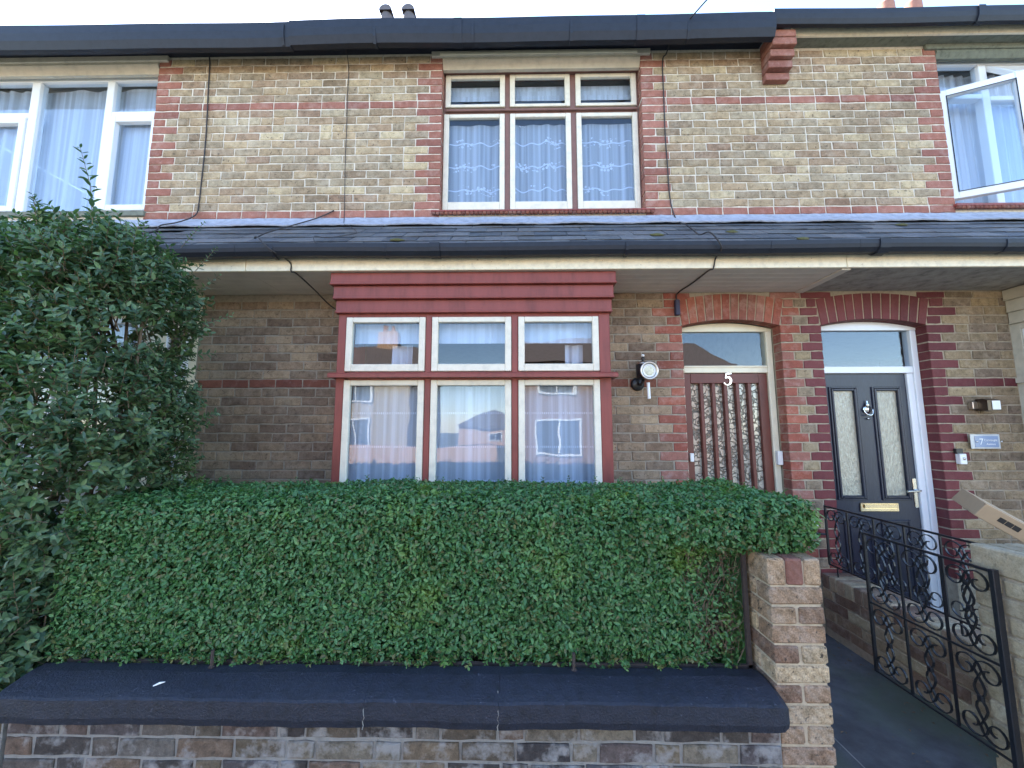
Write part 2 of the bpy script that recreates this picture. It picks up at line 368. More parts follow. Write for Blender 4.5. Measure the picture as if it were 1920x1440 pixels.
def asphalt(name, c):
    m, nt, p = new_mat(name); g = N(nt, 'ShaderNodeNewGeometry').outputs['Position']
    n1 = noise(nt, g, 1.6, 5, .6); n2 = noise(nt, g, 170, 3, .7); n3 = noise(nt, g, 8, 5, .6)
    c1 = mixc(nt, .8, c, ramp(nt, n3, [(.3, .55), (.7, 1.4)]), 'MULTIPLY')
    c1 = mixc(nt, ramp(nt, n1, [(.42, 0.0), (.62, .8)]), c1, (.085, .11, .07))
    c1 = mixc(nt, ramp(nt, n2, [(.66, 0.0), (.74, .55)]), c1, (.3, .3, .29))
    nt.links.new(c1, p.inputs['Base Color']); nt.links.new(bump(nt, n2, .7, .006), p.inputs['Normal']); p.inputs['Roughness'].default_value = .85
    return m
M['path'] = asphalt('dark_mossy_path', (.095, .095, .10)); M['road'] = asphalt('grey_asphalt', (.06, .06, .06)); M['pave'] = asphalt('grey_paving', (.28, .27, .25))
def wallbrick(name, c1, c2, mo):
    m, nt, p = new_mat(name); g = N(nt, 'ShaderNodeNewGeometry').outputs['Position']
    sx = N(nt, 'ShaderNodeSeparateXYZ'); nt.links.new(g, sx.inputs[0]); cb = N(nt, 'ShaderNodeCombineXYZ')
    nt.links.new(mathn(nt, 'ADD', sx.outputs[0], sx.outputs[1]), cb.inputs[0]); nt.links.new(sx.outputs[2], cb.inputs[1])
    b = N(nt, 'ShaderNodeTexBrick'); setin(b, Scale=1.0, Mortar_Size=.008); b.inputs['Brick Width'].default_value = .225; b.inputs['Row Height'].default_value = .075
    b.inputs['Color1'].default_value = (*c1, 1); b.inputs['Color2'].default_value = (*c2, 1); b.inputs['Mortar'].default_value = (*mo, 1)
    nt.links.new(cb.outputs[0], b.inputs['Vector']); nt.links.new(b.outputs['Color'], p.inputs['Base Color']); p.inputs['Roughness'].default_value = .9
    return m
M['far_pale'] = wallbrick('far_pale_brick', (.46, .37, .25), (.38, .30, .2), (.5, .45, .38))
M['far_red'] = wallbrick('far_red_brick', (.30, .17, .12), (.26, .14, .10), (.4, .34, .28))
M['far_orange'] = wallbrick('far_orange_brick', (.55, .32, .19), (.5, .27, .16), (.5, .42, .33))
M['far_roof'] = plain('far_roof_tiles', (.14, .11, .10), .8, grime=.4)
M['dark_glass'] = plain('far_window_glass', (.05, .06, .075), .08, grime=.1)

# ------------------------------------------------------------------ brick meshes
def brick_mesh(L, H, D, seed, jit=.0034, ch=.004):
    """front face at y=0 looking to -y, body going back to y=D; centred in x and z"""
    r = random.Random(seed); x = L / 2; z = H / 2; v = []; f = []
    xs = [-1, -.35, .3, 1]
    ring = [(a * (x), -z) for a in xs] + [(a * x, z) for a in reversed(xs)]
    out = [(a + r.uniform(-jit, jit) * (abs(a) >= x), b + r.uniform(-jit, jit)) for a, b in ring]
    front = [((a - math.copysign(ch, a) * (abs(a) > x * .9)), b - math.copysign(ch, b)) for a, b in out]
    v = [(a, r.uniform(-.0015, .0015), b) for a, b in front] + [(a, ch, b) for a, b in out] + [(a, D, b) for a, b in out]
    f = [(0, 1, 6, 7), (1, 2, 5, 6), (2, 3, 4, 5)]
    for k in range(8):
        k2 = (k + 1) % 8; f.append((k2, k, 8 + k, 8 + k2)); f.append((8 + k2, 8 + k, 16 + k, 16 + k2))
    me = bpy.data.meshes.new('brick'); me.from_pydata(v, [], f); me.update(); return me
def block_mesh(L, W, H, seed, c=.006, jit=.003):
    r = random.Random(seed); b = MB().box(-L / 2, L / 2, -W / 2, W / 2, -H / 2, H / 2, c)
    b.v = [(a + r.uniform(-jit, jit) * .5, q + r.uniform(-jit, jit) * .5, s + r.uniform(-jit, jit) * .5) for a, q, s in b.v]
    me = b.mesh('brick'); return me
_bm = {}
def bmesh_for(kind, H=.0655, D=.1):
    L = {'s': .2186, 'h': .1043}[kind]; key = (kind, H, D, random.randrange(5))
    if key not in _bm:
        _bm[key] = brick_mesh(L, H, D, hash(key[0]) % 97 + key[3] * 7)
    return _bm[key], L
def lay_brick(parent, name, x0, x1, zc, mat, face=3.326, joint=.010, H=.0655, D=.1, endj=(1, 1), jy=.0015):
    """one brick in a wall facing -Y between x0 and x1 (joint shared)"""
    a = x0 + joint / 2 * endj[0]; b = x1 - joint / 2 * endj[1]; L = b - a
    if L < .02: return None
    me, ML = bmesh_for('s' if L > .15 else 'h', H, D)
    return put(name, me, mat, parent, ((a + b) / 2, face + random.uniform(-jy, jy), zc), scale=(L / ML, 1, 1))

# ------------------------------------------------------------------ ground
W = 3.326; G = -1.56
CH = .0752; K0 = .388                       # course height and the centre of the lower string course
def zc(k): return K0 + CH * k
tag(MB().box(-150, 150, -150, 150, G - .6, G - .11).build('road', M['road']), kind='structure')
pv = MB()
for i in range(-22, 22):
    for j in range(3):
        pv.box(i * .6 + (j % 2) * .3, i * .6 + .594 + (j % 2) * .3, -.3 + j * .62, .314 + j * .62, G - .1, G - .012)
tag(pv.build('pavement', M['pave']), kind='structure')
tag(MB().box(-14, 14, -.45, -.31, G - .109, G - .008, .01).build('kerb', M['pave']), kind='structure')
tag(MB().box(-14, 14, 1.56, 12, G - .105, G - .03).build('garden_soil', M['soil']), kind='structure')
tag(MB().box(1.0, 2.6, 1.563, 3.7, G - .02, G).build('front_path', M['path']), kind='structure')
tag(MB().box(2.605, 7, 1.90, 3.7, G - .02, G + .002).build('neighbour_path', M['path']), kind='structure')
tag(MB().box(-14, 14, -9.0, -7.2, G - .12, G - .01).build('far_pavement', M['pave']), kind='structure')

lit = MB(); rl_ = random.Random(4)
for i in range(170):
    t_ = rl_.random(); x = rl_.choice((rl_.uniform(2.18, 2.35), rl_.uniform(1.27, 1.4), rl_.uniform(1.3, 2.3))); y = rl_.uniform(1.6, 3.3); a = rl_.uniform(0, 6.28); s_ = rl_.uniform(.006, .014); z = G + .003
    lit.add([(x, y, z), (x + s_ * math.cos(a), y + s_ * math.sin(a), z + .004), (x + 2.2 * s_ * math.cos(a + .3), y + 2.2 * s_ * math.sin(a + .3), z + .001), (x + s_ * math.cos(a + .9), y + s_ * math.sin(a + .9), z + .005)], [(0, 1, 2, 3)])
tag(lit.build('fallen_leaves', M['bark']), 'small dry fallen leaves scattered on the dark front path', 'leaves', kind='stuff')
for (x, w_) in ((1.60, .006),): tag(MB().box(x, x + w_, 1.57, 3.3, G + .0005, G + .0022).build('path_joint', M['pave']), kind='structure')

# ------------------------------------------------------------------ the three houses
H3 = empty('terraced_house', (-4.2, W, G), 'terraced house on the left behind the tall bush with white plastic upper window', 'house')
H5 = empty('terraced_house', (0.2, W, G), 'middle terraced house number 5 with red bay window and slatted brown front door', 'house')
H7 = empty('terraced_house', (4.6, W, G), 'terraced house number 7 on the right with navy front door and open upper casement', 'house')
H3['group'] = H5['group'] = H7['group'] = 'brick terraced houses of the row'
PL, PR = -2.0, 2.36
def owner(x): return H3 if x < PL else (H5 if x < PR else H7)
WT = 3.456       # top of the wall under the eaves
D5 = (1.378, 2.195); D7 = (2.535, 3.405); ASP = .87; AEX = 1.10   # door openings, arch springing and extrados ends
U5 = (-.69, 1.118); U3 = (-5.16, -3.335); U7 = (3.775, 5.58)
BX5 = (-1.365, .685); BX3 = (-4.78, -2.74); BX7 = (4.09, 6.15)
def mort(parent, rects, mat, face=W + .006, depth=.22, name='wall'):
    for (x0, x1, z0, z1) in rects: MB().box(x0, x1, face, face + depth, z0, z1).build(name, mat, parent)
e = .004
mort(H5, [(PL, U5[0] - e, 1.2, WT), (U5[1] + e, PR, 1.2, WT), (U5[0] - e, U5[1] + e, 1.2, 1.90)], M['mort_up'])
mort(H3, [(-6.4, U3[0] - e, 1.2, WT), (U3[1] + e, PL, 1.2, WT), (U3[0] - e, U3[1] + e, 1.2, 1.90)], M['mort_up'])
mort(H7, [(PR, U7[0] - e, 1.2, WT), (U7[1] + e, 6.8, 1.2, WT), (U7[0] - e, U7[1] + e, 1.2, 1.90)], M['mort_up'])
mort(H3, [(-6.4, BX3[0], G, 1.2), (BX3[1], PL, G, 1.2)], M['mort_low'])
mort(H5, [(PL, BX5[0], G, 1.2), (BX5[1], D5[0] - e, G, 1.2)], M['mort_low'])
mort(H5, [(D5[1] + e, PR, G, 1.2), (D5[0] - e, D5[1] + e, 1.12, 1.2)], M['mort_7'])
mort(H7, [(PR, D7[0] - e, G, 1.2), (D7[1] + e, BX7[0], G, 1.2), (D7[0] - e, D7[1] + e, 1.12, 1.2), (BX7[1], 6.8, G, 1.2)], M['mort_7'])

def arch(parent, x0, x1, mat, morm, rise=.053, n=12, dl=.028, dr=.048):
    """segmental arch of voussoirs; each is a brick of its own"""
    cx = (x0 + x1) / 2; half = (x1 - x0) / 2; Rr = (half ** 2 + rise ** 2) / (2 * rise)
    def zin(x): return ASP + math.sqrt(Rr * Rr - (x - cx) ** 2) - (Rr - rise)
    def zout(t):                      # t 0..1 along extrados
        return AEX + .050 * (1 - (2 * t - 1) ** 2)
    xo0, xo1 = x0 - dl, x1 + dr
    back = MB()
    for k in range(24):
        t0, t1 = k / 24, (k + 1) / 24
        a0, a1 = x0 + (x1 - x0) * t0, x0 + (x1 - x0) * t1; b0, b1 = xo0 + (xo1 - xo0) * t0, xo0 + (xo1 - xo0) * t1
        vs = []
        for Y in (W + .005, W + .10):
            vs += [(a0, Y, zin(a0) + .004), (a1, Y, zin(a1) + .004), (b1, Y, zout(t1)), (b0, Y, zout(t0))]
        back.add(vs, [(0, 1, 2, 3), (7, 6, 5, 4), (0, 4, 5, 1), (3, 2, 6, 7), (1, 5, 6, 2), (0, 3, 7, 4)])
    back.build('arch_mortar', morm, parent)
    # spandrel filling over the arch, up to the soffit
    for k in range(n):
        g = .0045 / (x1 - x0)
        t0, t1 = k / n + g, (k + 1) / n - g
        a0, a1 = x0 + (x1 - x0) * t0, x0 + (x1 - x0) * t1; b0, b1 = xo0 + (xo1 - xo0) * t0, xo0 + (xo1 - xo0) * t1
        j = random.uniform(-.0015, .0015); c = .003
        pts = [(a0, zin(a0)), (a1, zin(a1)), (b1, zout(t1) - .004), (b0, zout(t0) - .004)]
        mx = sum(p[0] for p in pts) / 4; mz = sum(p[1] for p in pts) / 4
        fr = [(p[0] + math.copysign(c, mx - p[0]), W + j, p[1] + math.copysign(c, mz - p[1])) for p in pts]
        md = [(p[0], W + j + c, p[1]) for p in pts]; bk = [(p[0], W + .098, p[1]) for p in pts]
        b = MB().add(fr + md + bk, [(0, 1, 2, 3)] + [(i, (i + 1) % 4, 4 + (i + 1) % 4, 4 + i) for i in range(4)] + [(4 + i, 4 + (i + 1) % 4, 8 + (i + 1) % 4, 8 + i) for i in range(4)] + [(11, 10, 9, 8)])
        b.build('arch_brick', mat, parent)
    def edge(z, side):
        t = max(0, min(1, (z - ASP) / (AEX - ASP)))
        return (x0 - dl * t - .006) if side == 0 else (x1 + dr * t + .006)
    return edge
e5 = arch(H5, D5[0], D5[1], M['red_low'], M['mort_7']); e7 = arch(H7, D7[0], D7[1], M['maroon'], M['mort_7'])

def run(x0, x1, k, n, mat, name='brick', first=0, H=.0655, own=None, z=None, skipsmall=.03):
    """n equal bricks between x0 and x1"""
    for i in range(n):
        a, b = x0 + (x1 - x0) * i / n, x0 + (x1 - x0) * (i + 1) / n
        mm = mat(a, b, k) if callable(mat) else mat
        p = own or owner((a + b) / 2)
        lay_brick(p, name, a, b, zc(k) if z is None else z, mm, H=H)
SL = .2286
# upper storey ---------------------------------------------------
def upper(x0, x1, ql, qr):
    for k in range(20, 41):
        if zc(k) < 1.86: continue
        if k in (20, 34):
            run(x0, x1, k, max(1, round((x1 - x0) / SL)), M['red_up'], 'string_brick'); continue
        lg = (k % 2 == 1)
        a, b = x0, x1
        if ql:
            q = SL if lg else SL / 2; lay_brick(owner(a), 'quoin_brick', a, a + q, zc(k), M['red_up'], endj=(0, 1)); a += q
        if qr:
            q = SL if lg else SL / 2; lay_brick(owner(b), 'quoin_brick', b - q, b, zc(k), M['red_up'], endj=(1, 0)); b -= q
        n = max(1, round((b - a) / SL)); s = (b - a) / n; off = 0 if (ql or not lg) else 0
        # random pale / dark runs of brick come from the material; now and then two headers stand in for a stretcher
        for i in range(n):
            u, v = a + s * i, a + s * (i + 1)
            if random.random() < .07:
                lay_brick(owner((u + v) / 2), 'brick', u, (u + v) / 2, zc(k), M['stock_up']); lay_brick(owner((u + v) / 2), 'brick', (u + v) / 2, v, zc(k), M['stock_up'])
            else: lay_brick(owner((u + v) / 2), 'brick', u, v, zc(k), M['stock_up'])
upper(U3[1], U5[0], True, True)
upper(U5[1], U7[0], True, True)
# lower storey ---------------------------------------------------
for k in range(-12, 10):
    x0, x1 = BX3[1] + .01, BX5[0] - .004
    off = (SL / 2) * (k % 2)
    xs = [x0] + [x0 + off + SL * i for i in range(1 if off == 0 else 0, 8) if x0 + .05 < x0 + off + SL * i < x1 - .06] + [x1]
    for a, b in zip(xs, xs[1:]):
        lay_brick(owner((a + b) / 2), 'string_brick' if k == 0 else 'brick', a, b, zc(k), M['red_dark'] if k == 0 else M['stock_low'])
for k in range(-20, 11):
    z = zc(k); Hh = .0655
    if k == 10: z, Hh = 1.131, .050
    if z < G + .03: continue
    # between bay and door 5
    if k >= -12:
        x0 = BX5[1] + .004; x1 = D5[0] if z < ASP else e5(min(z, AEX), 0)
        if k == 10: x1 = D5[0] + .08
        lg = (k % 2 == 0); q = SL if lg else SL / 2
        lay_brick(H5, 'quoin_brick', x1 - q, x1, z, M['red_low'], endj=(1, 0), H=Hh)
        bx = x1 - q; s = SL; cur = bx
        while cur - x0 > .04:
            a = max(x0, cur - s)
            if a - x0 < .05: a = x0
            m_ = M['red_dark'] if k == 0 else M['stock_low']
            if z > G + .03: lay_brick(H5, 'string_brick' if k == 0 else 'brick', a, cur, z, m_, H=Hh)
            cur = a
    # pier between the doors
    a0 = D5[1] if z < ASP else e5(min(z, AEX), 1); b0 = D7[0] if z < ASP else e7(min(z, AEX), 0)
    if k == 10: a0 -= .12; b0 += .14
    w_ = b0 - a0
    if k % 2 == 0:
        c_ = a0 + w_ * .5
        lay_brick(H5, 'quoin_brick', a0, c_, z, M['red_low'], endj=(0, 1), H=Hh)
        lay_brick(H7, 'quoin_brick', c_, b0, z, M['maroon'], endj=(1, 0), H=Hh)
    else:
        c1, c2 = a0 + w_ * .31, a0 + w_ * .70
        lay_brick(H5, 'quoin_brick', a0, c1, z, M['red_low'], endj=(0, 1), H=Hh)
        lay_brick(H5, 'brick', c1, c2, z, M['stock_7'], H=Hh)
        lay_brick(H7, 'quoin_brick', c2, b0, z, M['maroon'], endj=(1, 0), H=Hh)
    # right of door 7
    a0 = D7[1] if z < ASP else e7(min(z, AEX), 1)
    if k == 10: a0 -= .1
    q = SL if k % 2 == 0 else SL / 2
    if k == 0: q = .115
    lay_brick(H7, 'quoin_brick', a0, a0 + q, z, M['maroon'], endj=(0, 1), H=Hh)
    cur = a0 + q; x1 = BX7[0] - .004
    while x1 - cur > .03:
        b = min(x1, cur + .2286)
        if x1 - b < .05: b = x1
        if random.random() < .12 and b - cur > .2:
            m2 = (cur + b) / 2; lay_brick(H7, 'brick', cur, m2, z, M['maroon'] if k == 0 else M['stock_7'], H=Hh); cur = m2; continue
        lay_brick(H7, 'string_brick' if k == 0 else 'brick', cur, b, z, M['maroon'] if k == 0 else M['stock_7'], H=Hh); cur = b

# corbel on the party line
cb = MB().box(2.215, 2.405, 3.285, W + .01, 3.09, 3.45).build('corbel', M['mort_7'], H5)
for (z0, z1, Y) in ((3.088, 3.155, 3.27), (3.163, 3.230, 3.222), (3.238, 3.305, 3.187), (3.313, 3.380, 3.15), (3.388, 3.455, 3.15)):
    me = MB().box(2.205, 2.415, Y, W, z0, z1, .004).build('brick', M['red_up'], cb)

# insides, so windows look into dim rooms
for hh, (x0, x1) in ((H3, (-6.3, PL - .02)), (H5, (PL + .02, PR - .02)), (H7, (PR + .02, 6.7))):
    b = MB(); y0, y1 = 3.56, 7.4
    b.box(x0, x1, y1, y1 + .1, G, 3.4).box(x0, x0 + .05, y0, y1, G, 3.4).box(x1 - .05, x1, y0, y1, G, 3.4)
    b.box(x0 + .05, x1 - .05, y0, y1, 1.25, 1.32).box(x0 + .05, x1 - .05, y0, y1, 3.41, 3.45).box(x0 + .05, x1 - .05, y0, y1, G - .02, G + .1)
    b.build('inner_wall', M['interior'], hh)
# main roof and rear wall
for hh, (x0, x1) in ((H3, (-6.4, PL)), (H5, (PL, PR)), (H7, (PR, 6.8))):
    b = MB(); n = 14
    prof = [(3.16, 3.575), (7.0, 6.25), (11.0, 3.5), (11.0, 3.42), (7.0, 6.15), (3.25, 3.575)] if hh is H7 else [(3.13, 3.525), (7.0, 6.25), (11.0, 3.5), (11.0, 3.42), (7.0, 6.15), (3.25, 3.525)]
    b.extrude_x(prof, x0, x1); b.build('roof', M['slate'], hh)
    MB().box(x0, x1, 10.6, 10.85, G, 3.5).build('rear_wall', M['far_pale'], hh)

# eaves ----------------------------------------------------------
def gutter_prof(yf, yb, z0, z1):
    r = (z1 - z0); return [(yb, z1), (yb, z0 + r * .35), (yb - (yb - yf) * .3, z0), (yf + (yb - yf) * .28, z0), (yf + .008, z0 + r * .3), (yf, z0 + r * .62), (yf, z1), (yf + .012, z1), (yf + .014, z0 + r * .5), (yb - .012, z1 - .03)]
def wob(a=.004, f=2.1):
    return lambda x, y, z: (x, y + a * math.sin(x * f + 1), z + a * math.sin(x * f * 1.7))
MB().extrude_x(gutter_prof(3.08, 3.20, 3.325, 3.53), -6.4, -1.98, 20, wob()).build('gutter', M['gutter'], H3)
MB().extrude_x(gutter_prof(3.075, 3.20, 3.335, 3.535), -1.985, 2.20, 24, wob()).build('gutter', M['gutter'], H5)
MB().extrude_x(gutter_prof(3.08, 3.165, 3.45, 3.572), 2.19, 6.8, 20, wob(.003)).build('gutter', M['gutter'], H7)
MB().box(-6.4, PL, 3.226, 3.30, 3.462, 3.56).build('eaves_board', M['gutter'], H3)
MB().box(PL, 2.19, 3.215, 3.30, 3.462, 3.56).build('eaves_board', M['gutter'], H5)
MB().box(2.425, 6.8, 3.205, 3.224, 3.446, 3.60).build('eaves_board', M['fascia'], H7)
MB().box(2.42, 6.8, 3.225, W + .05, 3.456, 3.474).build('eaves_soffit', M['lintel7'], H7)
MB().box(PL, 2.2, 3.20, W + .05, 3.457, 3.461).build('eaves_soffit', M['gutter'], H5)
MB().box(-6.4, PL, 3.20, W + .05, 3.457, 3.461).build('eaves_soffit', M['gutter'], H3)
# lintels
for hh, (a, b_), mt in ((H5, U5, 'lintel'), (H3, U3, 'lintel'), (H7, U7, 'lintel7')):
    lo = 3.385 if hh is not H7 else 3.39
    MB().box(a - .10, b_ + .09, W - .022, W + .12, lo + .016, WT, .004).build('lintel', M[mt], hh)
    f = MB(); f.extrude_x([(W - .008, lo + .015), (W - .012, lo - .01), (W + .018, lo - .085 if hh is not H7 else lo - .05), (W + .05, lo - .085 if hh is not H7 else lo - .05), (W + .05, lo + .015)], a + .002, b_ - .002)
    f.build('lintel_splay', M[mt], hh)
    if hh is H5: MB().box(a - .02, b_ - .03, W - .034, W - .024, lo + .018, lo + .042, .003).build('lintel_bead', M['cream2'], hh)

# ------------------------------------------------------------------ windows
def frame_mb(x0, x1, z0, z1, y0, y1, wl, wt, wb, c=.004):
    """four members of a sash, butted"""
    b = MB(); b.box(x0, x0 + wl, y0, y1, z0, z1, c); b.box(x1 - wl, x1, y0, y1, z0, z1, c)
    b.box(x0 + wl + .0005, x1 - wl - .0005, y0 + .001, y1 - .001, z1 - wt, z1, c); b.box(x0 + wl + .0005, x1 - wl - .0005, y0 + .001, y1 - .001, z0, z0 + wb, c)
    return b
def pane(parent, x0, x1, z0, z1, y, mat):
    return MB().box(x0, x1, y, y + .004, z0, z1).build('pane', mat, parent)
def curtain(name, x0, x1, z0, z1, y, mat, label, amp=.018, f=38, cat='curtain', group=None, seed=0):
    r = random.Random(seed); n = int((x1 - x0) * 160); m = 8; v = []; fcs = []
    ph = [r.uniform(0, 6.28) for _ in range(4)]
    for j in range(m + 1):
        z = z0 + (z1 - z0) * j / m
        for i in range(n + 1):
            x = x0 + (x1 - x0) * i / n
            sp = 1 + .25 * math.sin(2.3 * x + ph[0])
            d = amp * (math.sin(f * x * sp + ph[1]) * .7 + .4 * math.sin(f * .47 * x + ph[2] + .5 * (z - z0))) * (.55 + .45 * (1 - j / m))
            v.append((x + .006 * math.sin(z * 3 + ph[3]), y + d, z))
    for j in range(m):
        for i in range(n):
            a = j * (n + 1) + i; fcs.append((a, a + 1, a + n + 2, a + n + 1))
    o = MB().add(v, fcs).build(name, mat, None, True)
    return tag(o, label, cat, group)

# upper window of number 5
win = MB(); Y = 3.43
win.box(-.688, 1.116, Y - .052, Y + .07, 3.318, 3.40).box(-.688, -.676, Y - .008, Y + .07, 1.92, 3.318).box(1.103, 1.116, Y - .008, Y + .07, 1.92, 3.318)
win.box(-.675, 1.102, Y - .004, Y + .07, 2.925, 2.975).box(-.118, -.074, Y - .002, Y + .07, 1.955, 3.315).box(.487, .538, Y - .002, Y + .07, 1.955, 3.315)
win.box(-.675, 1.102, Y - .012, Y + .07, 1.911, 1.955)
win = win.build('window', M['brown_paint'], H5)
MB().box(-.67, 1.10, Y - .03, Y - .002, 2.935, 2.957, .004).build('transom_bead', M['brown_paint'], win)
for (a, b_) in ((-.675, -.119), (-.073, .486), (.539, 1.102)):
    s = frame_mb(a, b_, 2.985, 3.315, Y - .018, Y + .02, .047, .036, .030).build('sash', M['cream'], win); pane(win, a + .045, b_ - .045, 3.01, 3.282, Y + .004, M['glass_old'])
for (a, b_) in ((-.685, -.121), (-.071, .490), (.541, 1.104)):
    s = frame_mb(a, b_, 1.957, 2.915, Y - .018, Y + .02, .047, .038, .092).build('sash', M['cream'], win); pane(win, a + .045, b_ - .045, 2.045, 2.88, Y + .004, M['glass_old'])
sill = MB(); sill.box(-.76, 1.19, 3.298, 3.46, 1.892, 1.910, .004)
sill.build('sill', M['red_paint'], H5)
tl = MB()
for i in range(52):
    xx = -.755 + i * .0373; tl.box(xx, xx + .034, 3.290 + (i % 2) * .003, 3.32, 1.866, 1.891, .006)
tl.build('sill_tiles', M['red_dark'], H5)['kind'] = 'stuff'
for i, (a, b_) in enumerate(((-.66, -.12), (-.06, .49), (.55, 1.09))):
    curtain('net_curtain', a, b_, 2.0, 2.865, Y + .07, M['net_lace'], ['leftmost of the three lace net curtains in the upper window of house 5', 'middle one of three lace net curtains in the upper window of house 5', 'rightmost of the three lace net curtains in the upper window of house 5'][i], group='lace curtains in the upper window', seed=i + 1)
bl = MB()
for i in range(3): bl.box(-.66, 1.09, Y + .075 + i * .008, Y + .079 + i * .008, 3.12 + i * .055, 3.172 + i * .055)
tag(bl.build('roller_blind', M['voile']), 'folded pale fabric blind across the top lights of the upper window of house 5', 'blind')

# upper window of number 3 (white plastic)
win = MB(); Y = 3.43
a, b_ = U3
win.box(a, b_, Y - .02, Y + .05, 3.30, 3.372, .004).box(a, b_, Y - .02, Y + .05, 1.935, 1.985, .004).box(a, a + .045, Y - .02, Y + .05, 1.986, 3.299, .004).box(b_ - .03, b_, Y - .02, Y + .05, 1.986, 3.299, .004)
win.box(-4.63, -4.55, Y - .019, Y + .05, 1.986, 3.299, .004).box(-3.90, -3.83, Y - .019, Y + .05, 1.986, 3.299, .004)
win.box(-3.829, b_ - .031, Y - .018, Y + .05, 2.93, 2.985, .004).box(a + .046, -4.631, Y - .018, Y + .05, 2.93, 2.985, .004)
win = win.build('window', M['upvc'], H3)
frame_mb(a + .05, -4.635, 1.99, 2.925, Y - .035, Y + .02, .055, .055, .055).build('sash', M['upvc'], win)
frame_mb(-3.825, b_ - .034, 1.99, 2.925, Y - .035, Y + .02, .055, .055, .055).build('sash', M['upvc'], win)
for (p0, p1, q0, q1) in ((-4.56, -3.89, 1.98, 3.31), (-3.84, b_ - .02, 2.98, 3.31), (a + .03, -4.62, 2.98, 3.31), (a + .09, -4.68, 2.03, 2.89), (-3.78, b_ - .08, 2.03, 2.89)): pane(win, p0, p1, q0, q1, Y + .008, M['glass_new'])
MB().box(a - .03, b_ + .02, 3.305, 3.45, 1.885, 1.934, .004).build('sill', M['lintel7'], H3)
curtain('voile_curtain', a + .04, b_ - .03, 1.99, 3.30, Y + .09, M['voile'], 'long white voile curtain across the upper window of the left house', .03, 20, seed=9)

# upper window of number 7 with the open casement
win = MB(); a, b_ = U7
win.box(a + .03, b_, Y - .02, Y + .05, 3.345, 3.405, .004).box(a + .03, b_, Y - .02, Y + .05, 1.935, 1.985, .004).box(a, a + .05, Y - .021, Y + .05, 1.935, 3.405, .004)
win.box(4.24, 4.31, Y - .019, Y + .05, 1.986, 3.344, .004).box(a + .051, 4.239, Y - .018, Y + .05, 3.005, 3.05, .004).box(4.311, b_, Y - .018, Y + .05, 2.985, 3.03, .004).box(5.0, 5.07, Y - .017, Y + .05, 1.986, 2.984, .004)
win = win.build('window', M['upvc'], H7)
for (p0, p1, q0, q1) in ((a + .045, 4.245, 3.045, 3.35), (4.30, 5.0, 1.98, 2.99), (5.07, b_, 1.98, 2.99)): pane(win, p0, p1, q0, q1, Y + .008, M['glass_new'])
# open casement: hinge line at x=3.80, swung out about 27 degrees
cm = frame_mb(0, .56, 2.005, 3.04, -.03, .025, .062, .062, .062)
cs = cm.build('casement', M['upvc'], win); me = cs.data
def swing(o, hx, hy, ang, base):
    """rotate about a vertical line at (hx,hy) the object whose mesh was built from x=0"""
    c = Vector(o.location); 
    p = o.parent; off = Vector((0, 0, 0))
    while p is not None: off += Vector(p.location); p = p.parent
    wc = c + off; rx, ry = wc.x, wc.y
    ca, sa = math.cos(ang), math.sin(ang)
    o.location = Vector((hx + rx * ca - ry * sa, hy + rx * sa + ry * ca, wc.z)) - off; o.rotation_euler = (0, 0, ang)
swing(cs, 3.805, 3.405, R(-24), 0)
cp = MB().box(.055, .505, .0, .005, 2.06, 2.985).build('pane', M['glass_new'], win); swing(cp, 3.805, 3.405, R(-24), 0)
cg = frame_mb(.058, .502, 2.063, 2.982, -.034, -.0305, .007, .007, .007, 0).build('gasket', M['gutter'], win); swing(cg, 3.805, 3.405, R(-24), 0)
# half open top light to the right
t = frame_mb(4.32, 5.0, -.33, 0, -.02, .02, .045, .045, .045).build('top_light', M['upvc'], win)
t.location.z += 3.34 - (-.33) - .33; t.rotation_euler = (R(-38), 0, 0); t.location.y += -.02 + 3.42; t.location.z = 3.09 - (win.location.z + H7.location.z); t.location.y = 3.25 - (win.location.y + H7.location.y)
MB().box(a - .02, b_ + .04, 3.298, 3.46, 1.905, 1.930, .004).build('sill', M['red_paint'], H7)
tl = MB()
for i in range(50):
    xx = a - .02 + i * .0373; tl.box(xx, xx + .034, 3.290 + (i % 2) * .003, 3.32, 1.878, 1.904, .006)
tl.build('sill_tiles', M['red_dark'], H7)['kind'] = 'stuff'
curtain('voile_curtain', 3.84, b_ - .05, 1.99, 3.36, Y + .12, M['voile'], 'pale voile curtain behind the open upper window of house 7', .03, 20, seed=12)

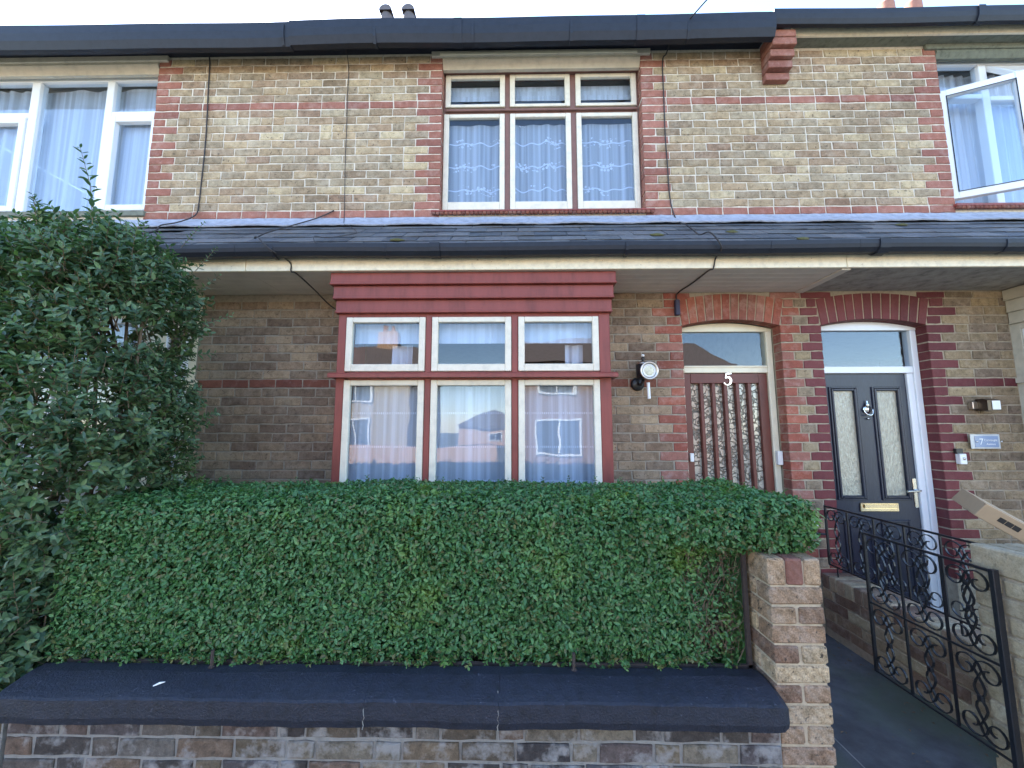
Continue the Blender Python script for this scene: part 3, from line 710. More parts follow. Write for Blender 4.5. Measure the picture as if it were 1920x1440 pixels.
# bay windows
def bay(house, x0, x1, paint, sashm, sash_rects, rail=True, cor=True, glassm='glass_old', side=False):
    Yf = 2.93; top = 1.15; bot = -.86
    b = MB()
    ps = [x0, x0 + .075]
    xs = [(x0, sash_rects[0][0] - .002)] + [(sash_rects[i][1] + .002, sash_rects[i + 1][0] - .002) for i in range(len(sash_rects) - 1)] + [(sash_rects[-1][1] + .002, x1)]
    for i, (p, q) in enumerate(xs): b.box(p, q, Yf, Yf + (.09 if 0 < i < len(xs) - 1 else .1), bot, .865, .005)
    b.box(x0 + .001, x1 - .001, Yf + .003, Yf + .10, .842, .90).box(x0 + .09, x1 - .09, Yf + .004, Yf + .09, .367, .428).box(x0 + .09, x1 - .09, Yf + .004, Yf + .09, bot, -.78)
    if not side:
        b.box(x0, x0 + .05, Yf + .1005, W + .02, bot, 1.1).box(x1 - .05, x1, Yf + .1005, W + .02, bot, 1.1)
    else:
        for xx in (x0, x1 - .06):
            b.box(xx, xx + .06, W - .06, W + .03, bot, .865).box(xx + .002, xx + .058, Yf + .1005, W - .0605, .82, .865).box(xx + .002, xx + .058, Yf + .1005, W - .0605, bot, -.78).box(xx + .002, xx + .058, Yf + .1005, W - .0605, .37, .42)
    w = b.build('bay_window', M[paint], house)
    MB().box(x0 + .02, x1 - .02, Yf + .02, W + .02, G, bot - .001).build('bay_base', M['mort_low'], house)
    if side:
        for xx in (x0 + .01, x1 - .05):
            f = MB(); y0, y1 = Yf + .102, W - .062
            for (z0, z1) in ((.425, .818), (-.775, .365)):
                f.box(xx, xx + .04, y0, y0 + .045, z0, z1, .003).box(xx, xx + .04, y1 - .045, y1, z0, z1, .003).box(xx, xx + .04, y0 + .0455, y1 - .0455, z1 - .045, z1, .003).box(xx, xx + .04, y0 + .0455, y1 - .0455, z0, z0 + .045, .003)
            f.build('sash', M[sashm], w)
            g = MB().box(xx + .018, xx + .022, Yf + .14, W - .1, -.74, .79).build('pane', M[glassm], w)
    for (p, q) in sash_rects:
        frame_mb(p, q, .43, .84, Yf - .012, Yf + .035, .046, .040, .054).build('sash', M[sashm], w); pane(w, p + .04, q - .04, .48, .805, Yf + .012, M[glassm])
        frame_mb(p, q, -.775, .365, Yf - .012, Yf + .035, .046, .040, .08).build('sash', M[sashm], w); pane(w, p + .04, q - .04, -.70, .33, Yf + .012, M[glassm])
    # cornice boards stepping out, and the mid rail
    for i, (z0, z1, yy, ex) in enumerate(((.868, .966, 2.90, .012), (.967, 1.066, 2.87, .022), (1.067, 1.1575, 2.842, .036))):
        c = MB().box(x0 - ex, x1 + ex, yy, W - .002 if i else W - .002, z0 + .004, z1, .004); c.box(x0 - ex - .004, x1 + ex + .004, yy - .006, W - .002, z0, z0 + .014, .003)
        c.build('cornice_board', M[paint], w)
    if rail: MB().extrude_x([(2.855, .378), (2.855, .402), (2.87, .414), (2.94, .418), (W - .004, .418), (W - .004, .378)], x0 - .028, x1 + .035).build('mid_rail', M[paint], w)
    return w
bay(H5, BX5[0] + .012, BX5[1] - .004, 'red_paint', 'cream', [(-1.287, -.694), (-.643, -.052), (.001, .596)])
bay(H3, BX3[0], BX3[1], 'cream2', 'upvc', [(-4.70, -4.12), (-4.05, -3.46), (-3.40, -2.83)], glassm='glass_new', side=True)
bay(H7, BX7[0], BX7[1], 'lintel', 'upvc', [(4.16, 4.76), (4.83, 5.42), (5.48, 6.08)], glassm='glass_new', side=True)
for i, (p, q) in enumerate(((-1.26, -.70), (-.64, -.06), (.01, .58))):
    curtain('net_curtain', p, q, -.76, .325, 3.02, M['net'], ['left net curtain with stitched bands in the red bay window', 'middle net curtain with stitched bands in the red bay window', 'right net curtain with stitched bands in the red bay window'][i], .016, 30, group='net curtains in the red bay', seed=20 + i)
vb = MB()
for i, (p, q) in enumerate(((-1.26, -.71), (-.62, -.07), (.03, .57))):
    vb.box(p, q, 3.03, 3.034, .66, .815)
tag(vb.build('valance', M['voile']), 'short pale patterned valance along the top lights of the red bay window', 'valance')
curtain('drape', -.99, -.83, .46, .66, 3.10, M['voile'], 'narrow gathered pale drape behind the top left light of the red bay', .02, 60, seed=31)
curtain('drape', .36, .50, .46, .66, 3.10, M['voile'], 'narrow gathered pale drape behind the top right light of the red bay', .02, 60, seed=32)
curtain('net_curtain', -4.6, -2.72, -.76, .8, 3.04, M['voile'], 'white curtain in the ground floor bay of the left house behind the bush', .02, 24, seed=33)
curtain('net_curtain', 4.16, 6.08, -.76, .8, 3.04, M['net'], 'net curtain in the grey ground floor bay of house 7', .02, 24, seed=34)

# ------------------------------------------------------------------ doors
def seg_head(x0, x1, y0, y1, z0, rise, inset=0):
    """solid board with a segmental top that fills the arch head"""
    b = MB(); n = 16; cx = (x0 + x1) / 2; half = (x1 - x0) / 2; Rr = (half ** 2 + rise ** 2) / (2 * rise); v = []
    for yy in (y0, y1):
        for i in range(n + 1):
            x = x0 + (x1 - x0) * i / n; v.append((x, yy, z0))
        for i in range(n + 1):
            x = x0 + (x1 - x0) * i / n; v.append((x, yy, ASP - inset + math.sqrt(Rr * Rr - (x - cx) ** 2) - (Rr - rise)))
    m = n + 1; f = []
    for i in range(n):
        f += [(i, i + 1, m + i + 1, m + i), (2 * m + i + 1, 2 * m + i, 3 * m + i, 3 * m + i + 1), (m + i, m + i + 1, 3 * m + i + 1, 3 * m + i), (i + 1, i, 2 * m + i, 2 * m + i + 1)]
    f += [(0, m, 3 * m, 2 * m), (m - 1, 3 * m - 1, 4 * m - 1, 2 * m - 1)]
    return b.add(v, f)
def doorframe(house, x0, x1, yf, mat, tz, name='door_frame'):
    b = seg_head(x0 + .002, x1 - .002, yf, yf + .08, .848, .053, .002)
    b.box(x0 + .002, x0 + .048, yf, yf + .08, G + .02, .847, .004).box(x1 - .052, x1 - .002, yf, yf + .08, G + .02, .847, .004)
    b.box(x0 + .049, x1 - .053, yf + .004, yf + .08, tz[0], tz[1], .004)
    return b.build(name, M[mat], house)
fr = doorframe(H5, D5[0], D5[1], 3.444, 'cream2', (.487, .540))
pane(fr, D5[0] + .045, D5[1] - .05, .538, .85, 3.47, M['glass_old'])
MB().box(D5[0] + .05, D5[1] - .054, 3.438, 3.443, .534, .548, .002).build('transom_bead', M['cream2'], fr)
# door 5: rails, stiles and five vertical bars over six strips of patterned glass
dx0, dx1 = D5[0] + .05, D5[1] - .055; yd = 3.462
d = MB(); sx0, sx1 = 1.485, 2.068
d.box(dx0, sx0, yd, yd + .045, G + .06, .484, .003).box(sx1, dx1, yd, yd + .045, G + .06, .484, .003).box(sx0 + .0005, sx1 - .0005, yd, yd + .045, .398, .484, .003).box(sx0 + .0005, sx1 - .0005, yd, yd + .045, G + .06, -.80, .003)
door5 = d.build('door', M['mahogany'], H5)
pit = (sx1 - sx0 + .029) / 6
for i in range(1, 6):
    xx = sx0 + pit * i - .029; MB().box(xx, xx + .029, yd - .010, yd + .045, -.799, .397, .003).build('door_bar', M['mahogany'], door5)
for i in range(6):
    xx = sx0 + pit * i; MB().box(xx + .001, xx + pit - .030, yd + .03, yd + .036, -.798, .396).build('pane', M['obs_lace'], door5)
# the numeral 5
n5 = MB(); cx, cz, s = 1.800, .432, .052
pts = [(.75, 1.0), (-.25, 1.0), (-.48, .18), (-.1, .33), (.35, .25), (.62, -.12), (.48, -.62), (.05, -.92), (-.45, -.88), (-.72, -.68)]
def smooth(pts, n=4):
    o = []
    for i in range(len(pts) - 1):
        p0 = pts[max(i - 1, 0)]; p1 = pts[i]; p2 = pts[i + 1]; p3 = pts[min(i + 2, len(pts) - 1)]
        for k in range(n):
            t = k / n; o.append(tuple(.5 * ((2 * p1[j]) + (-p0[j] + p2[j]) * t + (2 * p0[j] - 5 * p1[j] + 4 * p2[j] - p3[j]) * t * t + (-p0[j] + 3 * p1[j] - 3 * p2[j] + p3[j]) * t ** 3) for j in range(len(p1))))
    o.append(tuple(pts[-1])); return o
top = pts[:2]; stem = pts[1:3]; bowl = smooth(pts[2:], 5)
def P5(q): return [(cx + x * s * .8, yd - .006, cz + z * s) for x, z in q]
n5.tube(P5([(.8, 1.03), (.2, .97), (-.28, .97)]), [.008, .0095, .007], flat=((0, 1, 0), .004)).tube(P5([(-.25, .98), (-.45, .15)]), .0055, flat=((0, 1, 0), .0041))
rb = [.004 + .006 * math.sin(math.pi * min(1, i / (len(bowl) * .75))) for i in range(len(bowl))]
n5.tube(P5(bowl), rb, flat=((0, 1, 0), .0042)).lathe([(.0001, -.004), (.007, -.004), (.007, .004), (.0001, .004)], 12, (cx - .72 * s * .8, yd - .006, cz - .66 * s), 'Y')
n5.build('house_number', M['chrome'], door5)
tag(MB().box(1.437, 1.468, 3.425, 3.4435, -.265, -.195, .003).build('doorbell', M['white']), 'small white bell push on the left side of the brown front door', 'doorbell')
tag(MB().box(2.148, 2.188, 3.40, 3.4435, -.29, -.175, .005).build('door_chime', M['white']), 'small white plastic box on the cream door frame of house 5', 'box')
tag(MB().box(D5[0], D5[1], 3.36, 3.52, G, G + .058, .006).build('doorstep', M['pave'], H5), kind=None)
# door 7
fr7 = doorframe(H7, D7[0], D7[1], 3.42, 'upvc', (.478, .535))
MB().box(D7[1] - .105, D7[1] - .0525, 3.432, 3.49, G + .05, .477, .004).build('door_frame_lip', M['upvc'], fr7)
pane(fr7, D7[0] + .045, D7[1] - .05, .533, .85, 3.45, M['glass_new'])
d = MB(); x0, x1 = D7[0] + .05, D7[1] - .107; yd = 3.452; zt, zb = .474, G + .09
gl = [(2.676, 2.850), (3.036, 3.212)]; gz = (-.54, .328)
for (p, q) in ((x0, gl[0][0]), (gl[0][1], gl[1][0]), (gl[1][1], x1)): d.box(p, q, yd, yd + .045, gz[0], gz[1])
d.box(x0, x1, yd, yd + .045, gz[1], zt).box(x0, x1, yd, yd + .045, zb, gz[0])
door7 = d.build('door', M['navy'], H7)
for (p, q) in gl:
    frame_mb(p - .034, q + .034, gz[0] - .036, gz[1] + .036, yd - .012, yd - .0005, .014, .014, .014, .003).build('door_moulding', M['navy'], door7)
    frame_mb(p - .017, q + .017, gz[0] - .019, gz[1] + .019, yd - .018, yd - .0005, .018, .018, .018, .004).build('door_moulding', M['navy'], door7)
    MB().box(p - .003, q + .003, yd + .008, yd + .014, gz[0] - .003, gz[1] + .003).build('pane', M['obs_rain'], door7)
for (p, q) in ((2.672, 2.905), (2.975, 3.215)):
    frame_mb(p, q, -1.32, -.735, yd - .010, yd - .0005, .022, .022, .022, .004).build('door_moulding', M['navy'], door7)
    MB().box(p + .045, q - .045, yd - .007, yd - .0005, -1.275, -.78, .005).build('raised_panel', M['navy'], door7)
lb = MB().box(2.812, 3.125, yd - .012, yd - .0005, -.668, -.598, .004).build('letterbox', M['brass'], door7)
MB().box(2.835, 3.105, yd - .022, yd - .0125, -.640, -.606, .006).build('flap', M['brass'], lb)
# knocker
kn = MB(); kx, kz = 2.946, .165
kn.lathe([(.001, 0), (.012, .001), (.009, .012), (.016, .02), (.012, .032), (.004, .05), (.006, .058), (.001, .066)], 14, (kx, yd - .014, kz + .018)); kn.lathe([(.001, -.014), (.034, -.012), (.034, 0)], 20, (kx, yd - .001, kz + .006), 'Y')
kn.tube([(kx + .036 * math.cos(a), yd - .022 - .010 * abs(math.sin(a)), kz - .004 + .040 * math.sin(a)) for a in [R(t_) for t_ in range(-200, 21, 20)]], [.003 + .0035 * math.sin(math.pi * i / 11) for i in range(12)], 8)
kn.lathe([(.001, -.02), (.008, -.018), (.008, 0)], 10, (kx, yd, kz - .072), 'Y'); kn.build('knocker', M['chrome'], door7, True)
hd = MB(); hd.box(3.262, 3.292, yd - .008, yd - .0005, -.635, -.40, .004); hd.tube([(3.277, yd - .008, -.495), (3.277, yd - .05, -.495), (3.262, yd - .056, -.496), (3.165, yd - .056, -.500)], .0085, 10)
hd.build('door_handle', M['chrome'], door7)
MB().box(D7[0], D7[1], 3.36, 3.56, G, G + .088, .006).build('doorstep', M['white'], H7)

# ------------------------------------------------------------------ lean-to roof, gutter, fascia and soffit
sy, sz = 2.745, 1.315; ty, tz = W, 1.790
sv = Vector((0, ty - sy, tz - sz)); SLn = sv.length; sv.normalize(); nv = Vector((0, -sv.z, sv.y))
ang = math.atan2(sv.z, sv.y)
for hh, (x0, x1) in ((H3, (-6.4, PL)), (H5, (PL, PR)), (H7, (PR, 6.8))):
    MB().extrude_x([(sy, sz - .02), (ty + .01, tz - .02), (ty + .01, tz - .06), (sy + .04, sz - .06)], x0, x1).build('lean_to_roof', M['slate'], hh)
sm = [MB().box(0, .25, 0, .30, 0, .0075, .002) for _ in range(4)]
slm = []
for k in range(5):
    b = MB().box(-.125, .125, 0, .26, 0, .007, .002); r_ = random.Random(k)
    b.v = [(x + r_.uniform(-.002, .002), y + (r_.uniform(-.006, .006) if y < .05 else 0), z) for x, y, z in b.v]; slm.append(b.mesh('slate'))
gauge = .145
for row in range(5):
    d0 = -.035 + row * gauge
    for i in range(-26, 28):
        xc_ = i * .2535 + (row % 2) * .127
        if xc_ < -6.3 or xc_ > 6.7: continue
        lift = .008 + .0045
        if random.random() < .015: continue
        p = Vector((xc_ + random.uniform(-.003, .003), sy, sz)) + sv * (d0 + random.uniform(-.006, .006)) + nv * (.006 + .0)
        o = put('slate', random.choice(slm), M['slate'], owner(xc_), p, (ang - R(3.2) + R(random.uniform(-.5, .5)), 0, R(random.uniform(-.6, .6))))
fl = MB(); rr = random.Random(3)
prof = [(W - .004, 1.855), (W - .014, 1.848), (W - .026, 1.822), (W - .070, 1.780), (W - .128, 1.730), (W - .122, 1.722), (W - .02, 1.785)]
def jf(x, y, z): return (x, y + .006 * math.sin(x * 9) * (z < 1.80), z + .002 * math.sin(x * 13 + 2 * math.sin(x * 4)) + .0018 * math.sin(x * 57))
for hh, (x0, x1) in ((H3, (-6.4, PL)), (H5, (PL, PR)), (H7, (PR, 6.8))):
    MB().extrude_x(prof, x0, x1, 90, jf).build('flashing', M['flash'], hh)
    MB().extrude_x(gutter_prof(2.675, 2.79, 1.226, 1.305), x0, x1 - .002, 16, wob(.003, 1.7)).build('lean_to_gutter', M['gutter'], hh)
    MB().box(x0, x1 - .003, 2.80, 2.825, 1.157, 1.30, .003).build('fascia_board', M['fascia'], hh)
# gutter joint bracket
for i, x in enumerate((-1.75, -.95, -.1, .75, 1.75, 3.35, 4.2)):
    MB().extrude_x(gutter_prof(2.671, 2.79, 1.222, 1.298), x, x + .022).build('gutter_bracket', M['gutter'], owner(x))
    MB().extrude_x(gutter_prof(3.072, 3.19, 3.325, 3.50), x - .3, x - .275).build('gutter_bracket', M['gutter'], owner(x - .3)) if x < 2.2 else None
for x in (-.55, 1.02): MB().extrude_x(gutter_prof(3.068, 3.20, 3.325, 3.528), x, x + .07).build('gutter_joint', M['gutter'], H5)
MB().extrude_x(gutter_prof(2.665, 2.79, 1.218, 1.303), -.62, -.55).build('gutter_joint', M['gutter'], H5)
MB().extrude_x(gutter_prof(3.07, 3.165, 3.442, 3.574), 3.9, 3.96).build('gutter_joint', M['gutter'], H7)
jb = MB().extrude_x(gutter_prof(2.665, 2.79, 1.218, 1.308), 2.49, 2.56).build('gutter_joint', M['gutter'], H7)
for i in range(6):
    y0 = 2.827 + i * .083
    for hh, (x0, x1) in ((H3, (-6.4, -4.73)), (H3, (-2.57, PL)), (H5, (PL, -1.40)), (H5, (.725, PR - .02))):
        MB().box(x0, x1, y0, y0 + .079, 1.158, 1.166, .002).build('soffit_board', M['soffit'], hh)
MB().box(-1.40, .725, 2.826, 3.32, 1.1595, 1.17).build('soffit_board', M['soffit'], H5)
MB().box(-4.73, -2.57, 2.826, 3.32, 1.1595, 1.17).build('soffit_board', M['soffit'], H3)
MB().box(PR + .05, 6.8, 2.826, W - .003, 1.164, 1.176).build('soffit_board', M['soffit7'], H7)
MB().box(PR - .019, PR + .045, 2.826, W - .003, 1.148, 1.17, .003).build('soffit_trim', M['soffit'], H5)
for i in range(6):   # moss on the slates
    x = (1.05, 1.65, 2.05, 4.6, 3.1, -.9)[i]; dd = (.22, .30, .06, .28, .50, .12)[i]; p = Vector((x, sy, sz)) + sv * dd + nv * .012
    b = MB().lathe([(.001, -.004), (.05, 0), (.04, .008), (.018, .014), (.001, .016)], 9); b.v = [(a_ * random.uniform(.8, 1.3) * (1.6 if i == 3 else 1), b2 * random.uniform(.4, .6), c_) for a_, b2, c_ in b.v]
    put('moss_patch', b.mesh('moss_patch', True), M['moss'], owner(x), p, (ang, 0, 0))

# ------------------------------------------------------------------ chimneys behind the roof
def chimney(house, x0, x1, y, ztop, pots, potmat, cowl):
    c = MB().box(x0, x1, y, y + .6, 5.6, ztop, .01).build('chimney', M['far_red'], house)
    for px in pots:
        b = MB().lathe([(.155, 0), (.16, .03), (.145, .06), (.14, .38), (.135, .39), (.135, .43), (.11, .44), (.10, .40), (.10, .1)] if not cowl else [(.13, 0), (.118, .05), (.115, .45), (.115, .52)], 18, (px, y + .3, ztop))
        b.build('chimney_pot', M[potmat], c, True)
        if cowl:
            h = MB(); n = 10; prof = []
            for i in range(n + 1):
                a = math.pi * i / n; prof.append((px, y + .3, 0))
            # hooded cowl: half drum lying across the pot
            vs = []; fs = []; m = 12
            for s_, Yy in enumerate((y + .16, y + .44)):
                for i in range(m + 1):
                    a = math.pi * i / m; vs.append((px - .128 * math.cos(a) + .006, Yy, ztop + .512 + .125 * math.sin(a)))
            for i in range(m): fs.append((i, i + 1, m + 2 + i, m + 1 + i))
            fs.append(tuple(range(m + 1))); fs.append(tuple(range(2 * m + 1, m, -1)))
            h.add(vs, fs); h.build('cowl', M[potmat], c)
chimney(H5, -3.0, -1.9, 7.0, 7.93, (-2.68, -2.22), 'darkpot', True)
chimney(H7, 6.9, 8.2, 7.0, 8.09, (7.42, 7.96), 'terracotta', False)

# ------------------------------------------------------------------ front garden wall with coping
def block_course(parent, x0, x1, y, z, lens, mat, H=.064, D=.1, joint=.012):
    x = x0; i = 0
    while x < x1 - .03:
        L = lens[i % len(lens)] * random.uniform(.94, 1.05); i += 1; b = min(x + L, x1)
        if x1 - b < .05: b = x1
        lay_brick(parent, 'brick', x, b, z, M[mat], face=y, joint=joint, H=H, D=D, jy=.003); x = b
gw = empty('garden_wall', (-.5, 1.8, G), 'low front garden wall of weathered bricks under a black painted coping', 'wall')
MB().box(-2.07, 1.028, 1.742, 1.84, G, -1.15).build('mortar_bed', M['mort_old'], gw)
for r_ in range(5):
    block_course(gw, -2.07, 1.028, 1.735, -1.186 - r_ * .0765, [(.225, .112, .225, .225, .112), (.112, .225, .112, .225, .225, .225)][r_ % 2], 'old')
cop = [(1.885, -1.16), (1.885, -1.030), (1.865, -1.018), (1.81, -1.018), (1.765, -1.028), (1.72, -1.041), (1.694, -1.051), (1.685, -1.057), (1.683, -1.12), (1.690, -1.148), (1.705, -1.155), (1.74, -1.152)]
crr = random.Random(5)
def copf(xe0, xe1, rnd_end):
    def f(x, y, z):
        z += .0025 * math.sin(x * 7.3 + 2 * y * 9) + .0015 * math.sin(x * 31); y += .002 * math.sin(x * 11)
        if rnd_end and x > xe1 - .035:
            t = (x - (xe1 - .035)) / .035; zc_, yc_ = -1.10, 1.785; k = 1 - .22 * t ** 3; z = zc_ + (z - zc_) * k; y = yc_ + (y - yc_) * (1 - .08 * t ** 3)
        if x < -2.04: pass
        return (x, y, z)
    return f
for i, (a, b_) in enumerate(((-2.085, -.6045), (-.6035, -.0805), (-.0795, 1.036))):
    MB().extrude_x(cop, a, b_, 50, copf(a, b_, i == 2)).build('coping_stone', M['coping'], gw)
for (xk, h_) in ((-.6035, 1), (-.0795, 1)):
    b = MB(); r2 = random.Random(int(xk * 100)); pts = [(xk + r2.uniform(-.006, .006), 1.6835 + (0 if z_ < -1.07 else (z_ + 1.07) * 1.6), z_) for z_ in [-1.15 + .014 * t_ for t_ in range(9)]]
    b.tube(pts, .0022, 4); b.build('joint_crack', M['mort_old'], gw)
nw = empty('garden_wall', (-3.0, 1.8, G), 'stub of rough brick wall under the tall bush at the left edge', 'wall')
MB().box(-3.6, -2.09, 1.742, 1.84, G, -1.16).build('mortar_bed', M['mort_old'], nw)
for r_ in range(5): block_course(nw, -3.6, -2.09, 1.735, -1.186 - r_ * .0765, [.225, .112, .225], 'old')
# old rail between wall and hedge
rl = MB().box(-2.02, 1.02, 1.893, 1.905, -1.035, -1.018)
for x in (-1.33, .235): rl.tube([(x, 1.845, -1.03), (x, 1.845, -.95)], .007, 6); rl.lathe([(.012, 0), (.014, .006), (.001, .01)], 8, (x, 1.845, -1.022))
rl.box(1.000, 1.018, 1.893, 1.91, -1.03, -.55)
tag(rl.build('metal_rail', plain('rusty_dark_metal', (.05, .035, .03), .8, grime=.6, gscale=40, b=.4)), 'thin rusty rail along the foot of the clipped hedge behind the black coping', 'rail')
tag(MB().add([(-1.49, 1.74, -1.0335), (-1.455, 1.755, -1.026), (-1.448, 1.752, -1.026), (-1.485, 1.735, -1.0345), (-1.47, 1.748, -1.024), (-1.468, 1.744, -1.024)], [(0, 1, 4), (1, 2, 5, 4), (2, 3, 5), (0, 3, 2, 1), (0, 4, 5, 3)]).build('feather', M['white']), 'small white feather lying on the black coping towards the left', 'feather')

# ------------------------------------------------------------------ brick piers
def pier(name, x0, y0, ztop, label, mat, mort_m, mid='pier_red', courses=13, group='brick gate piers'):
    p = empty(name, (x0 + .107, y0 + .107, G), label, 'pier', group)
    w = .215
    MB().box(x0 + .008, x0 + w - .008, y0 + .008, y0 + w - .008, G, ztop - .010).build('mortar_core', M[mort_m], p)
    for i in range(3):
        xa = x0 + i * .0735
        me = block_mesh(.068, w, .104, i + 3); put('brick', me, M[mid] if i == 1 else M[mat], p, (xa + .034, y0 + w / 2, ztop - .052))
    z = ztop - .114 - .0325
    for k in range(courses):
        if z < G + .03: break
        j = random.uniform(-.002, .002)
        if k % 2 == 0:
            for yy in (y0 + .0512, y0 + w - .0512): put('brick', block_mesh(.215, .1025, .065, k * 5 + 1), M[mat], p, (x0 + w / 2 + j, yy, z))
        else:
            for xx in (x0 + .0505, x0 + w - .0505): put('brick', block_mesh(.101, .215, .065, k * 7 + 2), M[mat], p, (xx, y0 + w / 2 + j, z))
        z -= .075
    return p
pier('brick_pier', 1.032, 1.752, -.532, 'buff brick gate pier at the right end of the clipped hedge', 'pier', 'mort_pier')
pier('brick_pier', 2.0, 1.672, -.500, 'mossy buff brick gate pier at the right edge behind the gate hinge', 'rpier', 'mort_div', mid='rpier')

# dividing wall along the path
dw = empty('dividing_wall', (2.47, 2.6, G), 'low mixed brick wall topped with bricks on edge between the two front paths', 'wall')
X0 = 2.36; ytop = -1.105
MB().box(X0 + .007, X0 + .205, 1.893, 3.318, G, ytop - .012).build('mortar_core', M['mort_div'], dw)
n = 19
for i in range(n):
    yy = 3.285 - i * .0745
    if yy < 1.92: break
    put('brick', block_mesh(.215, .066, .103, i), M['divide'], dw, (X0 + .1075, yy, ytop - .0515))
z = ytop - .1065 - .0335; k = 0
while z > G + .02:
    y = 3.318; k += 1
    if k % 2: 
        put('brick', brick_mesh(.1, .065, .1, k), M['divide'], dw, (X0, y - .05, z), (0, 0, R(-90))); y -= .1125
    while y > 1.95:
        L = min(.225, y - 1.893); put('brick', brick_mesh(L - .011, .065, .1, int(y * 1000) + k), M['divide'], dw, (X0 + random.uniform(-.002, .002), y - L / 2, z), (0, 0, R(-90))); y -= L
    z -= .0755
tag(dw, None)
# house-side return of the path wall on the near side: plain low kerb under the pier
tag(MB().box(1.25, 1.29, 1.98, 3.3, G, G + .03, .004).build('path_edging', M['pave']), kind='structure')

# ------------------------------------------------------------------ wrought iron
def spiral(c, r, a0, turns, n=22, plane='YZ', flip=1, x=0):
    pts = []
    for i in range(n + 1):
        t_ = i / n; a = a0 + flip * turns * 2 * math.pi * t_; rr_ = r * (1 - .80 * t_)
        u, v = c[0] + rr_ * math.cos(a), c[1] + rr_ * math.sin(a)
        pts.append((x, u, v))
    return pts
def ironpanel(name, x, ya, yb, z0, z1, label, cat, mid=None, nb=4, posts=.011, free=None):
    """panel in the plane X=x from y=ya (near) to yb (far)"""
    g = empty(name, (x, ya, z0), label, cat)
    fw = .005
    MB().box(x - fw, x + fw, ya, yb, z1 - .012, z1, .002).build('top_rail', M['iron'], g)
    MB().box(x - fw, x + fw, ya + .001, yb - .001, z0, z0 + .010, .002).build('bottom_rail', M['iron'], g)
    if mid: MB().box(x - fw, x + fw, ya + posts, yb - .012, mid, mid + .010, .002).build('mid_rail', M['iron'], g)
    MB().box(x - posts, x + posts, ya - posts, ya + posts * .6, z0 - .01, z1 + .004, .002).build('post', M['iron'], g)
    MB().box(x - .008, x + .008, yb - .014, yb, z0 - (.0), z1, .002).build('post', M['iron'], g)
    bands = [(z0 + .010, mid), (mid + .010, z1 - .012)] if mid else [(z0 + .010, z1 - .012)]
    step = (yb - ya) / nb
    for (b0, b1) in bands:
        h = b1 - b0; zc2 = (b0 + b1) / 2
        for i in range(nb):
            y0 = ya + step * i; y1 = y0 + step; ym = (y0 + y1) / 2
            if i: MB().tube([(x, y0, b0), (x, y0, b1)], .0045, flat=((1, 0, 0), .0045)).build('bar', M['iron'], g)
            r = min(step * .27, h * .17)
            # leaning stems that cross into scrolls at top and bottom
            for sgn in (-1, 1):
                for up in (-1, 1):
                    cz_ = zc2 + up * (h / 2 - r - .004); cy = ym + sgn * (step / 2 - r - .006)
                    a0 = R(180) if sgn > 0 else R(0)
                    fl_ = -sgn * up
                    sp = spiral((cy, cz_), r, a0, 1.25, 20, flip=fl_, x=x)
                    pts = [(x, ym, zc2)] + [(x, ym + sgn * step * .10, zc2 + up * h * .12)] + sp
                    pts = [pts[0]] + smooth(pts[0:3], 3)[1:-1] + sp
                    MB().tube(pts, .0022, flat=((1, 0, 0), .0048)).build('scroll', M['iron'], g)
            MB().box(x - .0075, x + .0075, ym - .012, ym + .012, zc2 - .012, zc2 + .012, .003).build('collar', M['iron'], g)
    return g
gate = ironpanel('iron_gate', 1.962, 1.772, 2.405, -1.318, -.578, 'black wrought iron gate with scrolls standing open against the path wall', 'gate', mid=-.96, nb=3, posts=.013)
hg = MB()
for z in (-.70, -1.22): hg.tube([(1.962, 1.772, z), (1.985, 1.80, z), (2.006, 1.80, z)], .008, 8); hg.tube([(2.0 + .0, 1.80, z - .022), (1.995, 1.80, z + .022)], .012, 8)
hg.build('hinge', M['iron'], gate)
rail_ = ironpanel('iron_railing', 2.40, 2.195, 3.282, -1.036, -.588, 'black wrought iron railing with scrolls on top of the low dividing wall', 'railing', nb=5, posts=.009)
MB().tube([(2.40, 3.28, -.81), (2.36, 3.30, -.81), (2.33, 3.322, -.81)], .008, 8).build('wall_bracket', M['iron'], rail_)
MB().tube([(2.40, 3.2, -1.036), (2.40, 3.2, -1.10)], .006, 6).build('foot', M['iron'], rail_); MB().tube([(2.40, 2.35, -1.036), (2.40, 2.35, -1.10)], .006, 6).build('foot', M['iron'], rail_)
b = MB().lathe([(.001, 0), (.035, .002), (.03, .008), (.001, .012)], 10); b.v = [(a_ * random.uniform(.7, 1.2), b2 * random.uniform(.7, 1.2), c_) for a_, b2, c_ in b.v]
o = put('mortar_dab', b.mesh('mortar_dab', True), M['white'], H5, (2.34, W, -.75), (R(90), 0, 0))

